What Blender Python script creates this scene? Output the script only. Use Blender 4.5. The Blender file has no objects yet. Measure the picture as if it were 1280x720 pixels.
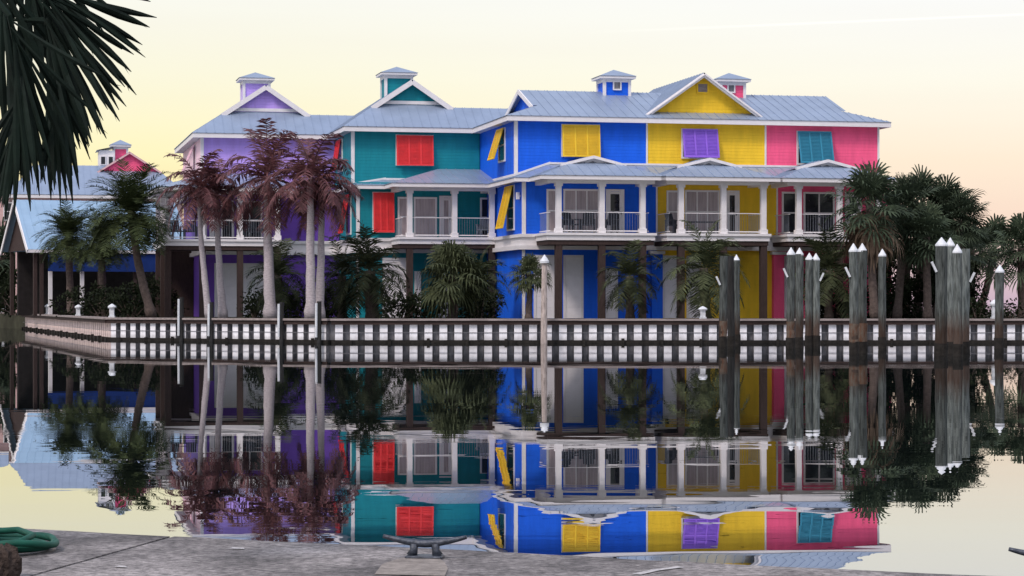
import bpy, math, random
from mathutils import Vector, Matrix
R = math.radians
SC = bpy.context.scene
COL = SC.collection
F = 2850.0            # focal length in pixels of the 1280 wide photograph
HZ = 380.0            # horizon row
EYE = 1.72            # eye height above the water
LAND = 1.0            # height of the island

def at(px, Y, z=None, py=None):
    """point at distance Y seen in column px; height given or read from row py"""
    X = (px - 640.0) / F * Y
    if z is None:
        z = EYE - (py - HZ) / F * Y
    return Vector((X, Y, z))

# ------------------------------------------------------------------ materials
MATS = {}
def mat(name, col, rough=0.6, var=0.12, scale=3.0, bump=0.0, bscale=20.0, metal=0.0, spec=0.5, lap=0.0, stretch=None, col2=None, transl=0.0):
    if name in MATS:
        return MATS[name]
    m = bpy.data.materials.new(name); m.use_nodes = True
    nt = m.node_tree; N = nt.nodes; L = nt.links
    b = N['Principled BSDF']
    b.inputs['Roughness'].default_value = rough
    b.inputs['Metallic'].default_value = metal
    b.inputs['Specular IOR Level'].default_value = spec if rough < 0.7 else 0.12
    tc = N.new('ShaderNodeTexCoord')
    mp = N.new('ShaderNodeMapping')
    if stretch: mp.inputs['Scale'].default_value = stretch
    L.new(tc.outputs['Object'], mp.inputs['Vector'])
    nz = N.new('ShaderNodeTexNoise'); nz.inputs['Scale'].default_value = scale
    nz.inputs['Detail'].default_value = 6; nz.inputs['Roughness'].default_value = 0.65
    L.new(mp.outputs[0], nz.inputs['Vector'])
    rp = N.new('ShaderNodeValToRGB')
    c2 = col2 or tuple(min(1, c * (1 + var)) for c in col)
    c1 = tuple(c * (1 - var) for c in col)
    rp.color_ramp.elements[0].position = 0.3; rp.color_ramp.elements[1].position = 0.72
    rp.color_ramp.elements[0].color = (*c1, 1); rp.color_ramp.elements[1].color = (*c2, 1)
    L.new(nz.outputs['Fac'], rp.inputs['Fac'])
    L.new(rp.outputs['Color'], b.inputs['Base Color'])
    nrm = None
    if lap > 0:
        sp = N.new('ShaderNodeSeparateXYZ'); L.new(tc.outputs['Object'], sp.inputs[0])
        mu = N.new('ShaderNodeMath'); mu.operation = 'MULTIPLY'; mu.inputs[1].default_value = 1 / lap
        L.new(sp.outputs['Z'], mu.inputs[0])
        fr = N.new('ShaderNodeMath'); fr.operation = 'FRACT'; L.new(mu.outputs[0], fr.inputs[0])
        iv = N.new('ShaderNodeMath'); iv.operation = 'SUBTRACT'; iv.inputs[0].default_value = 1; L.new(fr.outputs[0], iv.inputs[1])
        bp = N.new('ShaderNodeBump'); bp.inputs['Strength'].default_value = 0.8; bp.inputs['Distance'].default_value = 0.02
        L.new(iv.outputs[0], bp.inputs['Height']); nrm = bp
    if bump > 0:
        n2 = N.new('ShaderNodeTexNoise'); n2.inputs['Scale'].default_value = bscale; n2.inputs['Detail'].default_value = 5
        L.new(mp.outputs[0], n2.inputs['Vector'])
        bp = N.new('ShaderNodeBump'); bp.inputs['Strength'].default_value = bump; bp.inputs['Distance'].default_value = 0.03
        L.new(n2.outputs['Fac'], bp.inputs['Height'])
        if nrm: L.new(nrm.outputs[0], bp.inputs['Normal'])
        nrm = bp
    if nrm: L.new(nrm.outputs[0], b.inputs['Normal'])
    if transl > 0:
        tr = N.new('ShaderNodeBsdfTranslucent'); L.new(rp.outputs['Color'], tr.inputs['Color'])
        mx = N.new('ShaderNodeMixShader'); mx.inputs[0].default_value = transl
        L.new(b.outputs[0], mx.inputs[1]); L.new(tr.outputs[0], mx.inputs[2])
        L.new(mx.outputs[0], N['Material Output'].inputs['Surface'])
    MATS[name] = m
    return m

WHITE = mat('white_paint', (0.74, 0.72, 0.73), 0.5, 0.06)
SOFFIT = mat('soffit_paint', (0.62, 0.60, 0.60), 0.6, 0.05)
METAL = mat('grey_metal_roof', (0.285, 0.355, 0.47), 0.38, 0.10, 0.8, metal=0.35)
BLUEMETAL = mat('blue_metal_roof', (0.30, 0.44, 0.58), 0.38, 0.08, 0.8, metal=0.25)
LAP = 0.17
PURPLE = mat('purple_siding', (0.46, 0.32, 0.80), 0.6, 0.14, 1.0, spec=0.2, lap=LAP, stretch=(2.2, 2.2, 0.45))
PURPLE_SHADE = mat('shaded_purple_siding', (0.16, 0.07, 0.42), 0.6, 0.14, 1.0, spec=0.2, lap=LAP, stretch=(2.2, 2.2, 0.45))  # house purple with the shade of the lower storeys put into the colour
LILAC_LIT = mat('lit_lilac_siding', (0.8, 0.56, 0.64), 0.6, 0.14, 1.0, spec=0.2, lap=LAP, stretch=(2.2, 2.2, 0.45))  # purple house's left side, its pinkish light put into the colour
TEAL = mat('teal_siding', (0.006, 0.215, 0.265), 0.6, 0.14, 1.0, spec=0.2, lap=LAP, stretch=(2.2, 2.2, 0.45))
BLUE = mat('blue_siding', (0.008, 0.115, 0.72), 0.6, 0.14, 1.0, spec=0.2, lap=LAP, stretch=(2.2, 2.2, 0.45))
YELLOW = mat('yellow_siding', (0.82, 0.53, 0.03), 0.6, 0.14, 1.0, spec=0.2, lap=LAP, stretch=(2.2, 2.2, 0.45))
PINK = mat('pink_siding', (0.90, 0.11, 0.245), 0.6, 0.14, 1.0, spec=0.2, lap=LAP, stretch=(2.2, 2.2, 0.45))
S_RED = mat('red_shutter', (0.74, 0.03, 0.035), 0.6, 0.12)
S_YEL = mat('yellow_shutter', (0.80, 0.52, 0.02), 0.5, 0.08)
S_PUR = mat('purple_shutter', (0.24, 0.10, 0.62), 0.5, 0.08)
S_TEAL = mat('teal_shutter', (0.008, 0.19, 0.30), 0.5, 0.08)
GLASS = mat('dark_glass', (0.02, 0.022, 0.03), 0.06, 0.3, 2.0, spec=0.7)
BLIND = mat('blinds_behind_glass', (0.40, 0.34, 0.36), 0.22, 0.25, 1.6, spec=0.6, stretch=(6, 6, 0.5))
BROWN = mat('dark_timber', (0.055, 0.038, 0.035), 0.8, 0.3, 6, bump=0.4, stretch=(4, 4, 0.6))
BEAM = mat('weathered_timber', (0.29, 0.25, 0.24), 0.85, 0.35, 2.5, bump=0.5, stretch=(0.5, 3, 3))
DARKBEAM = mat('wet_timber', (0.05, 0.035, 0.032), 0.8, 0.4, 2.5, bump=0.5, stretch=(0.5, 3, 3))
GARAGE = mat('garage_panel', (0.80, 0.78, 0.82), 0.5, 0.06, lap=0.55)
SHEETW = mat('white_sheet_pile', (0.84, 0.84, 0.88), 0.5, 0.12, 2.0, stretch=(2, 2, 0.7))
def stain(m, col, z0, z1, amount):
    nt = m.node_tree; N = nt.nodes; L = nt.links; b = N['Principled BSDF']; src = b.inputs['Base Color'].links[0].from_socket
    tc = N.new('ShaderNodeTexCoord'); mp = N.new('ShaderNodeMapping'); mp.inputs['Scale'].default_value = (2.5, 2.5, 0.35); L.new(tc.outputs['Object'], mp.inputs[0])
    nz = N.new('ShaderNodeTexNoise'); nz.inputs['Scale'].default_value = 2.0; nz.inputs['Detail'].default_value = 5; L.new(mp.outputs[0], nz.inputs['Vector'])
    sp = N.new('ShaderNodeSeparateXYZ'); L.new(tc.outputs['Object'], sp.inputs[0])
    mr = N.new('ShaderNodeMapRange'); mr.inputs['From Min'].default_value = z1; mr.inputs['From Max'].default_value = z0; L.new(sp.outputs['Z'], mr.inputs['Value'])
    ad = N.new('ShaderNodeMath'); ad.operation = 'ADD'; L.new(nz.outputs['Fac'], ad.inputs[0]); L.new(mr.outputs[0], ad.inputs[1])
    m2 = N.new('ShaderNodeMapRange'); m2.inputs['From Min'].default_value = 0.72; m2.inputs['From Max'].default_value = 1.25; m2.inputs['To Max'].default_value = amount; L.new(ad.outputs[0], m2.inputs['Value'])
    mx = N.new('ShaderNodeMixRGB'); L.new(m2.outputs[0], mx.inputs[0]); L.new(src, mx.inputs[1]); mx.inputs[2].default_value = (*col, 1); L.new(mx.outputs[0], b.inputs['Base Color'])
stain(SHEETW, (0.10, 0.085, 0.07), 0.12, 0.40, 0.35)
SHEETG = mat('recess_shade_grey', (0.15, 0.15, 0.165), 0.6, 0.5, 3.0, stretch=(2, 2, 0.7))  # shade of the recessed pans put into the grey; also vents and wale
GROWTH = mat('marine_growth', (0.022, 0.020, 0.018), 0.8, 0.5, 6.0, bump=0.8, bscale=15)
PILE = mat('weathered_piling', (0.042, 0.050, 0.047), 0.85, 0.5, 5.0, bump=0.8, bscale=10, stretch=(3, 3, 0.35), col2=(0.19, 0.215, 0.205))
stain(PILE, (0.055, 0.028, 0.018), 0.45, 1.9, 0.8)
PILEDARK = mat('tarred_piling', (0.03, 0.03, 0.03), 0.8, 0.5, 5.0, bump=0.6, stretch=(3, 3, 0.35))
RUST = mat('rusty_band', (0.20, 0.075, 0.035), 0.85, 0.5, 5.0, bump=0.6, stretch=(3, 3, 0.8), col2=(0.13, 0.12, 0.10))
CAPW = mat('white_plastic', (0.60, 0.63, 0.66), 0.5, 0.2, 6.0)
ROYALT = mat('pale_palm_bark', (0.42, 0.38, 0.40), 0.85, 0.3, 4.0, bump=0.4, col2=(0.55, 0.50, 0.52), stretch=(2, 2, 5))
BARK = mat('brown_palm_bark', (0.11, 0.085, 0.075), 0.9, 0.4, 8.0, bump=0.9, bscale=12)
SHAFT = mat('mauve_crownshaft', (0.30, 0.19, 0.20), 0.7, 0.2, 4.0)
L_ROYAL = mat('reddish_palm_leaf', (0.045, 0.012, 0.016), 0.65, 0.5, 4.0, col2=(0.22, 0.080, 0.085), transl=0.15)
L_PHOE = mat('green_palm_leaf', (0.016, 0.028, 0.012), 0.7, 0.4, 3.5, col2=(0.072, 0.095, 0.036), transl=0.1)
L_DARK = mat('dark_palm_leaf', (0.012, 0.020, 0.011), 0.7, 0.4, 3.5, col2=(0.085, 0.10, 0.048), transl=0.1)
L_FAN = mat('fan_palm_leaf', (0.014, 0.027, 0.019), 0.7, 0.4, 3.5, col2=(0.085, 0.115, 0.068), transl=0.1)
L_DEAD = mat('dead_palm_leaf', (0.19, 0.135, 0.095), 0.85, 0.35, 2.0, transl=0.1)
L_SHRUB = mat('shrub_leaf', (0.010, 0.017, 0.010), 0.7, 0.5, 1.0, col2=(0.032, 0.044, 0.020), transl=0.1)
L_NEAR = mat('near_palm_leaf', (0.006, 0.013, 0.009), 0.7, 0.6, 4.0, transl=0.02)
SOIL = mat('soil_and_grass', (0.045, 0.045, 0.03), 0.95, 0.5, 0.7, bump=0.6)
NAVY = mat('navy_canvas', (0.012, 0.035, 0.16), 0.7, 0.15, 2.0)
CHAIRM = mat('dark_chair_paint', (0.03, 0.035, 0.05), 0.6, 0.2)
CHAIRG = mat('grey_chair_paint', (0.22, 0.25, 0.29), 0.6, 0.2)
PALEW = mat('peach_plaster', (0.62, 0.42, 0.40), 0.7, 0.08)
IRON = mat('galvanized_iron', (0.055, 0.065, 0.085), 0.45, 0.4, 30.0, metal=0.4, bump=0.25, bscale=60)
HOSE = mat('green_hose', (0.007, 0.075, 0.050), 0.6, 0.35, 10.0, spec=0.25)
STUMPM = mat('rough_brown_fibre', (0.06, 0.045, 0.038), 0.95, 0.6, 25.0, bump=1.0, bscale=45)

# ------------------------------------------------------------------ mesh builder
class MB:
    def __init__(s): s.v = []; s.f = []; s.mi = []
    def add(s, vs, fs, mi=0):
        o = len(s.v); s.v += [Vector(p) for p in vs]
        for f in fs: s.f.append([o + i for i in f]); s.mi.append(mi)
    def poly(s, pts, mi=0): s.add(pts, [list(range(len(pts)))], mi)
    def box(s, a, b, mi=0):
        x0, y0, z0 = a; x1, y1, z1 = b
        s.add([(x0,y0,z0),(x1,y0,z0),(x1,y1,z0),(x0,y1,z0),(x0,y0,z1),(x1,y0,z1),(x1,y1,z1),(x0,y1,z1)],
              [(0,3,2,1),(4,5,6,7),(0,1,5,4),(1,2,6,5),(2,3,7,6),(3,0,4,7)], mi)
    def mbox(s, fn, a, b, mi=0):
        """box in wall coordinates (along, outward, up) mapped by fn"""
        n = len(s.v); s.box(a, b, mi)
        for i in range(n, len(s.v)): s.v[i] = Vector(fn(*s.v[i]))
    def bar(s, p, q, w, h, up=(0,0,1), mi=0):
        p = Vector(p); q = Vector(q); d = (q - p).normalized(); up = Vector(up)
        r = d.cross(up)
        if r.length < 1e-4: r = Vector((1,0,0))
        r.normalize(); u = r.cross(d)
        r *= w / 2; u *= h / 2
        s.add([p-r-u, p+r-u, p+r+u, p-r+u, q-r-u, q+r-u, q+r+u, q-r+u],
              [(0,1,2,3),(4,7,6,5),(0,4,5,1),(1,5,6,2),(2,6,7,3),(3,7,4,0)], mi)
    def tube(s, pts, radii, n=10, cap=True, mi=0):
        pts = [Vector(p) for p in pts]; o = len(s.v); prev = None
        for i, p in enumerate(pts):
            d = (pts[min(i+1, len(pts)-1)] - pts[max(i-1, 0)]).normalized()
            if prev is None:
                r = d.cross(Vector((0,1,0)))
                if r.length < 0.1: r = d.cross(Vector((1,0,0)))
            else: r = prev - d * prev.dot(d)
            r.normalize(); prev = r; u = d.cross(r)
            rad = radii[i] if isinstance(radii, (list, tuple)) else radii
            for k in range(n):
                a = 2 * math.pi * k / n
                s.v.append(p + (r * math.cos(a) + u * math.sin(a)) * rad)
        for i in range(len(pts) - 1):
            for k in range(n):
                k2 = (k + 1) % n
                s.f.append([o+i*n+k, o+i*n+k2, o+(i+1)*n+k2, o+(i+1)*n+k]); s.mi.append(mi)
        if cap:
            s.f.append([o+k for k in reversed(range(n))]); s.mi.append(mi)
            s.f.append([o+(len(pts)-1)*n+k for k in range(n)]); s.mi.append(mi)
    def mesh(s, name, mats, smooth=False):
        me = bpy.data.meshes.new(name)
        me.from_pydata([tuple(v) for v in s.v], [], s.f)
        for m in (mats if isinstance(mats, (list, tuple)) else [mats]): me.materials.append(m)
        me.polygons.foreach_set('material_index', s.mi)
        if smooth: me.polygons.foreach_set('use_smooth', [True] * len(me.polygons))
        me.update(); return me
    def build(s, name, mats, parent=None, loc=None, smooth=False, bevel=0):
        o = bpy.data.objects.new(name, s.mesh(name, mats, smooth)); COL.objects.link(o)
        if parent: o.parent = parent
        if loc is not None: o.location = loc
        if bevel:
            md = o.modifiers.new('bevel', 'BEVEL'); md.width = bevel; md.segments = 2; md.limit_method = 'ANGLE'
        return o

def per_object(m, lo, hi):
    nt = m.node_tree; N = nt.nodes; L = nt.links; b = N['Principled BSDF']; src = b.inputs['Base Color'].links[0].from_socket
    oi = N.new('ShaderNodeObjectInfo'); mr = N.new('ShaderNodeMapRange'); mr.inputs['To Min'].default_value = lo; mr.inputs['To Max'].default_value = hi; L.new(oi.outputs['Random'], mr.inputs['Value'])
    hs = N.new('ShaderNodeHueSaturation'); L.new(mr.outputs[0], hs.inputs['Value']); L.new(src, hs.inputs['Color']); L.new(hs.outputs[0], b.inputs['Base Color'])
per_object(PILE, 0.5, 1.5); per_object(L_DARK, 0.6, 1.4); per_object(L_FAN, 0.6, 1.4)

def tag(o, label, cat, group=None, kind=None):
    if label: o['label'] = label
    if cat: o['category'] = cat
    if group: o['group'] = group
    if kind: o['kind'] = kind
    return o
def empty(name, loc, rz=0, label=None, cat=None, group=None):
    o = bpy.data.objects.new(name, None); COL.objects.link(o)
    o.location = loc; o.rotation_euler = (0, 0, rz); o.empty_display_size = 0.3
    return tag(o, label, cat, group)
def struct(o): o['kind'] = 'structure'; return o
def copy_tree(o, parent=None):
    c = o.copy(); COL.objects.link(c)
    if parent: c.parent = parent
    for ch in list(o.children): copy_tree(ch, c)
    return c

# ------------------------------------------------------------------ the row of houses: frame (u along the front, w into depth)
TH = R(12.5); CT, ST = math.cos(TH), math.sin(TH)
OX, OY = 0.16, 114.0
def uw(u, w, z=LAND): return Vector((OX + u*CT - w*ST, OY + u*ST + w*CT, z))
def U(px, w):
    K = (px - 640.0) / F
    return (K*(OY + w*CT) - OX + w*ST) / (CT - K*ST)

def ribs(mb, poly, spacing=0.5):
    """standing seams up the slope of a roof polygon"""
    P = [Vector(p) for p in poly]
    n = Vector((0,0,0))
    for i in range(len(P)):
        a, b = P[i], P[(i+1) % len(P)]
        n += a.cross(b)
    n.normalize()
    if n.z < 0: n = -n
    h = Vector((0,0,1)).cross(n)
    if h.length < 1e-4: return
    h.normalize(); g = n.cross(h)
    o = P[0]
    q = [((p-o).dot(h), (p-o).dot(g)) for p in P]
    a0, a1 = min(t[0] for t in q), max(t[0] for t in q)
    t = a0 + spacing * 0.5
    while t < a1:
        xs = []
        for i in range(len(q)):
            (x0, y0), (x1, y1) = q[i], q[(i+1) % len(q)]
            if (x0 - t) * (x1 - t) < 0: xs.append(y0 + (y1-y0) * (t-x0) / (x1-x0))
        xs.sort()
        for k in range(0, len(xs) - 1, 2):
            if xs[k+1] - xs[k] > 0.2:
                mb.bar(o + h*t + g*xs[k] + n*0.013, o + h*t + g*xs[k+1] + n*0.013, 0.03, 0.027, n)
        t += spacing
def roof(name, polys, m, parent, seams=True):
    mb = MB()
    for p in polys:
        mb.poly(p)
        if seams: ribs(mb, p)
    return mb.build(name, m, parent)

def front(x0, y): return lambda a, d, z: (x0 + a, y - d, z)
def left(x, y0): return lambda a, d, z: (x - d, y0 - a, z)

def shutter(parent, fn, W, ztop, H, tilt, m, panels=3):
    """top hinged louvred shutter swung out by tilt, over a dark window"""
    c, s_ = math.cos(tilt), math.sin(tilt)
    def g(a, d, t):       # t runs down the shutter
        return fn(a, 0.10 + t*s_ + d*c, ztop - t*c + d*s_)
    mb = MB()
    mb.mbox(g, (-W/2, 0, 0), (W/2, 0.02, H))
    for i in range(panels + 1):
        a = -W/2 + W*i/panels
        mb.mbox(g, (a-0.045, 0.021, 0.0), (a+0.045, 0.06, H))
    for t in (0.0, H-0.09): mb.mbox(g, (-W/2, 0.022, t), (W/2, 0.062, t+0.09))
    n = int(H / 0.075)
    for i in range(n):
        t = 0.1 + i*0.075
        if t + 0.05 < H - 0.09: mb.mbox(g, (-W/2+0.05, 0.021, t), (W/2-0.05, 0.045, t+0.035))
    sh = mb.build('shutter', m, parent)
    return sh

def window(parent, fn, W, z0, H, pane=GLASS, sashes=1, name='window', rail=True, frame=0.09, trim=WHITE):
    mb = MB(); t = frame
    mb.mbox(fn, (-W/2-t, 0.0, z0-t), (W/2+t, 0.07, z0)); mb.mbox(fn, (-W/2-t, 0.0, z0+H), (W/2+t, 0.07, z0+H+t))
    for i in range(sashes + 1):
        a = -W/2 + W*i/sashes
        w = t if i in (0, sashes) else t*0.7
        lo, hi = (a-w, a) if i == 0 else ((a, a+w) if i == sashes else (a-w/2, a+w/2))
        mb.mbox(fn, (lo, 0.0, z0), (hi, 0.068, z0+H))
    if rail:
        for i in range(sashes):
            a0 = -W/2 + W*i/sashes + (0 if i == 0 else t*0.35); a1 = -W/2 + W*(i+1)/sashes - (0 if i == sashes-1 else t*0.35)
            mb.mbox(fn, (a0, 0.0, z0+H*0.5-0.035), (a1, 0.055, z0+H*0.5+0.035))
    f = mb.build(name, trim, parent)
    p = MB(); p.mbox(fn, (-W/2+0.001, 0.004, z0+0.001), (W/2-0.001, 0.022, z0+H-0.001)); p.build('pane', pane, f)
    return f

def door(parent, fn, W, z0, H, pane=GLASS):
    mb = MB()
    mb.mbox(fn, (-W/2-0.1, 0, z0), (-W/2, 0.07, z0+H+0.1)); mb.mbox(fn, (W/2, 0, z0), (W/2+0.1, 0.07, z0+H+0.1))
    mb.mbox(fn, (-W/2, 0, z0+H), (W/2, 0.068, z0+H+0.1))
    for a in (-W/2, W/2-0.14): mb.mbox(fn, (a, 0.005, z0+0.01), (a+0.14, 0.05, z0+H))
    for z in (z0+0.01, z0+H*0.48, z0+H-0.14): mb.mbox(fn, (-W/2+0.14, 0.005, z), (W/2-0.14, 0.048, z+0.13))
    d = mb.build('door', WHITE, parent)
    p = MB(); p.mbox(fn, (-W/2+0.141, 0.006, z0+0.14), (W/2-0.141, 0.02, z0+H-0.01)); p.build('pane', pane, d)
    h = MB(); h.mbox(fn, (W/2-0.1, 0.05, z0+1.0), (W/2-0.04, 0.1, z0+1.06)); h.build('handle', IRON, d)
    return d

def garage(parent, fn, W, z0, H):
    mb = MB(); mb.mbox(fn, (-W/2, 0.0, z0), (W/2, 0.04, z0+H)); g = mb.build('garage_door', GARAGE, parent)
    t = MB(); t.mbox(fn, (-W/2-0.12, 0, z0), (-W/2, 0.07, z0+H)); t.mbox(fn, (W/2, 0, z0), (W/2+0.12, 0.07, z0+H)); t.mbox(fn, (-W/2-0.12, 0, z0+H), (W/2+0.12, 0.07, z0+H+0.12))
    t.build('frame', WHITE, g)

def railing(parent, pts, z0, h=1.0):
    mb = MB()
    for (a, b) in zip(pts[:-1], pts[1:]):
        A = Vector((*a, 0)); B = Vector((*b, 0)); n = int((B-A).length / 0.13)
        mb.bar(A + Vector((0,0,z0+h)), B + Vector((0,0,z0+h)), 0.05, 0.035)
        mb.bar(A + Vector((0,0,z0+0.1)), B + Vector((0,0,z0+0.1)), 0.04, 0.05)
        for i in range(1, n):
            p = A + (B-A)*i/n
            mb.bar(p + Vector((0,0,z0+0.12)), p + Vector((0,0,z0+h-0.03)), 0.011, 0.011, mi=1)
    return mb.build('railing', [WHITE, CHAIRG], parent)

Z_FL = 4.15     # upper living floor
Z_SK = 6.92     # skirt and porch eaves
Z_EV = 10.08    # main eaves
FW = 1.8        # how far the lower storeys stand in front of the top one
SL = 0.346      # skirt and porch slope
def cupola(parent, cx, cy, zb, zt, m, w=1.4, sidewall=None):
    mb = MB(); h = w/2
    mb.box((cx-h, cy-h, zb), (cx+h, cy+h, zt-0.1))
    c = mb.build('cupola', m, parent)
    t = MB()
    for sx in (-1, 1):
        for sy in (-1, 1):
            x, y = cx+sx*h, cy+sy*h
            t.box((x-0.075, y-0.075, zb), (x+0.075, y+0.075, zt-0.12))
    t.box((cx-h-0.06, cy-h-0.06, zt-0.3), (cx+h+0.06, cy+h+0.06, zt-0.12))
    t.box((cx-h-0.28, cy-h-0.28, zt-0.119), (cx+h+0.28, cy+h+0.28, zt))
    t.build('trim', WHITE, c)
    e = h + 0.32; a = (cx, cy, zt+0.42); q = [(cx-e,cy-e,zt+0.01),(cx+e,cy-e,zt+0.01),(cx+e,cy+e,zt+0.01),(cx-e,cy+e,zt+0.01)]
    roof('roof', [[q[i], q[(i+1)%4], a] for i in range(4)], METAL, c, seams=False)
    return c

def porch(root, x0, x1, wm, cols, gablet=None, left_hip=True, right_hip=True, yf=-4.4, rail=True, screens=(), ov=0.42):
    """porch with floor, columns, hipped metal roof; cols are x positions"""
    yb = -FW
    f = MB(); f.box((x0, yf, Z_FL-0.34), (x1, yb-0.16, Z_FL)); f.box((x0-0.07, yf-0.07, Z_FL-0.10), (x1+0.07, yb-0.165, Z_FL+0.02))
    f.build('balcony_floor', WHITE, root)
    b = MB(); b.box((x0+0.05, yf+0.05, Z_FL-0.56), (x1-0.05, yb-0.16, Z_FL-0.345)); b.build('floor_beam', BROWN, root)
    for x in cols:
        c = MB(); w = 0.13
        c.box((x-w, yf+0.1, Z_FL+0.021), (x+w, yf+0.1+2*w, Z_SK-0.36)); c.box((x-w-0.05, yf+0.05, Z_FL+0.022), (x+w+0.05, yf+0.15+2*w, Z_FL+0.24)); c.box((x-w-0.05, yf+0.05, Z_SK-0.5), (x+w+0.05, yf+0.15+2*w, Z_SK-0.361))
        c.build('column', WHITE, root)
        p = MB(); p.box((x-0.16, yf+0.08, 0), (x+0.16, yf+0.4, Z_FL-0.561)); p.build('post', BROWN, root)
    bm_ = MB(); bm_.box((x0, yf+0.06, Z_SK-0.36), (x1, yf+0.38, Z_SK-0.14))
    bm_.box((x0, yf+0.381, Z_SK-0.36), (x0+0.28, yb-0.01, Z_SK-0.14)); bm_.box((x1-0.28, yf+0.381, Z_SK-0.36), (x1, yb-0.01, Z_SK-0.14)); bm_.build('porch_beam', WHITE, root)
    xl, xr, ye = x0-ov, x1+ov, yf-ov
    sf = MB(); sf.box((xl+0.03, ye+0.03, Z_SK-0.138), (xr-0.03, -FW-0.02, Z_SK-0.10)); sf.build('porch_ceiling', SOFFIT, root)
    fa = MB(); fa.box((xl, ye, Z_SK-0.2), (xr, ye+0.028, Z_SK-0.01)); fa.box((xl, ye+0.029, Z_SK-0.2), (xl+0.028, -FW-0.3, Z_SK-0.01)); fa.box((xr-0.028, ye+0.029, Z_SK-0.2), (xr, -FW-0.3, Z_SK-0.01))
    fa.build('porch_fascia', WHITE, root)
    # roof surface: hips on the chosen ends, ridge running back to the wall
    xl -= 0.04; xr += 0.04; ye -= 0.04
    z = Z_SK
    if left_hip and right_hip:
        h = (xr-xl)/2; xc = (xl+xr)/2; zr = z+SL*h; ya = ye+h
        P = [[(xl,ye,z),(xr,ye,z),(xc,ya,zr)], [(xl,ye,z),(xc,ya,zr),(xc,0,zr),(xl,0,z)], [(xr,ye,z),(xr,0,z),(xc,0,zr),(xc,ya,zr)]]
    else:
        dep = -ye; s2 = 0.21; zr = z+s2*dep; h = 3.4
        P = [[(xl,ye,z),(xr,ye,z),(xr,0,zr),(xl+h,0,zr)], [(xl,ye,z),(xl+h,0,zr),(xl,0,z)]]
    roof('porch_roof', P, METAL, root)
    if gablet and left_hip and right_hip:
        g0 = ya - 1.0; hw = 1.45; zb = z + SL*(g0-ye) - 0.12; za = zr - 0.14
        G = MB(); G.poly([(xc-hw, g0, zb),(xc+hw, g0, zb),(xc, g0, za)]); gg = G.build('gablet', SOFFIT, root)
        T = MB(); T.bar((xc-hw-0.2, g0-0.12, zb-0.02),(xc, g0-0.12, za+0.06),0.26,0.14); T.bar((xc+hw+0.2, g0-0.122, zb-0.02),(xc, g0-0.122, za+0.06),0.26,0.138)
        T.build('rake_trim', WHITE, gg)
        v = MB(); v.poly([(xc-0.42, g0-0.02, zb+0.03),(xc+0.42, g0-0.02, zb+0.03),(xc, g0-0.02, zb+0.2)]); v.build('vent', SHEETG, gg)
        roof('gablet_roof', [[(xc-hw-0.15, g0-0.25, zb),(xc, g0-0.25, za+0.1),(xc, g0+1.5, za+0.1),(xc-hw-0.15, g0+1.5, zb)],[(xc+hw+0.15, g0-0.25, zb),(xc+hw+0.15, g0+1.5, zb),(xc, g0+1.5, za+0.1),(xc, g0-0.25, za+0.1)]], METAL, gg, seams=False)
    if rail:
        xs = sorted(cols); pts = []
        railing(root, [(xs[0]+0.1, yf+0.23), (xs[-1]-0.1, yf+0.23)] if len(xs) > 1 else [(x0+0.1, yf+0.23), (x1-0.1, yf+0.23)], Z_FL+0.02)
        if left_hip: railing(root, [(x0+0.23, yf+0.4), (x0+0.23, yb-0.03)], Z_FL+0.02)
        if right_hip: railing(root, [(x1-0.23, yf+0.4), (x1-0.23, yb-0.03)], Z_FL+0.02)

def house(label, u0, w0, W, B, m, exposed_left=True, exposed_right=False, skirt_top=None, mground=None, mleft=None, gap=0.0):
    root = empty('townhouse', uw(u0, w0), TH, label, 'house', 'row of bright townhouses behind the seawall')
    wl = MB()
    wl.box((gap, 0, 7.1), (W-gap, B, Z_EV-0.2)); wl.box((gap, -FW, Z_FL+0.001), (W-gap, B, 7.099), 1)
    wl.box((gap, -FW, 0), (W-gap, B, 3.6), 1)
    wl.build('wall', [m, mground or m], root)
    # white floor band in two steps, butted under the living floor
    b = MB(); e = 0.13 if exposed_left else 0
    er = 0.13 if exposed_right else 0
    b.box((-e, -FW-0.13, 3.61), (W+er, B, Z_FL)); b.box((-e-0.08*(e>0), -FW-0.21, Z_FL-0.14), (W+er, B-0.02, Z_FL+0.02)); b.box((-e-0.12*(e>0), -FW-0.24, 3.40), (W+er, B-0.03, 3.609))
    b.build('floor_band', WHITE, root)
    def trim(p, q):
        t = MB(); t.box(p, q); t.build('corner_trim', WHITE, root)
    if exposed_left:
        trim((-0.04, -0.04, 7.1), (0.13, 0.13, Z_EV-0.21)); trim((-0.04, -FW-0.04, Z_FL+0.021), (0.13, -FW+0.13, Z_SK-0.2)); trim((-0.04, -FW-0.04, 0), (0.09, -FW+0.09, 3.39))
    else:
        trim((-0.045, -0.035, 7.1), (0.045, 0.1, Z_EV-0.21)); trim((-0.04, -FW-0.03, Z_FL+0.021), (0.04, -FW+0.1, Z_SK-0.2))
    if exposed_right: trim((W-0.06, -0.04, 7.1), (W+0.04, 0.13, Z_EV-0.21))
    # eaves
    xl = -0.5 if exposed_left else 0.0; xr = W+0.5 if exposed_right else W
    s_ = MB(); s_.box((xl+0.03, -0.47, Z_EV-0.2), (xr-0.03*exposed_right, B+0.45, Z_EV-0.16)); s_.build('soffit', SOFFIT, root)
    f = MB(); f.box((xl, -0.5, Z_EV-0.23), (xr, -0.472, Z_EV+0.02))
    if exposed_left: f.box((xl, -0.471, Z_EV-0.23), (xl+0.028, B+0.45, Z_EV+0.02))
    if exposed_right: f.box((xr-0.028, -0.471, Z_EV-0.23), (xr, B+0.45, Z_EV+0.02))
    f.build('fascia', WHITE, root)
    return root

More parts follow.
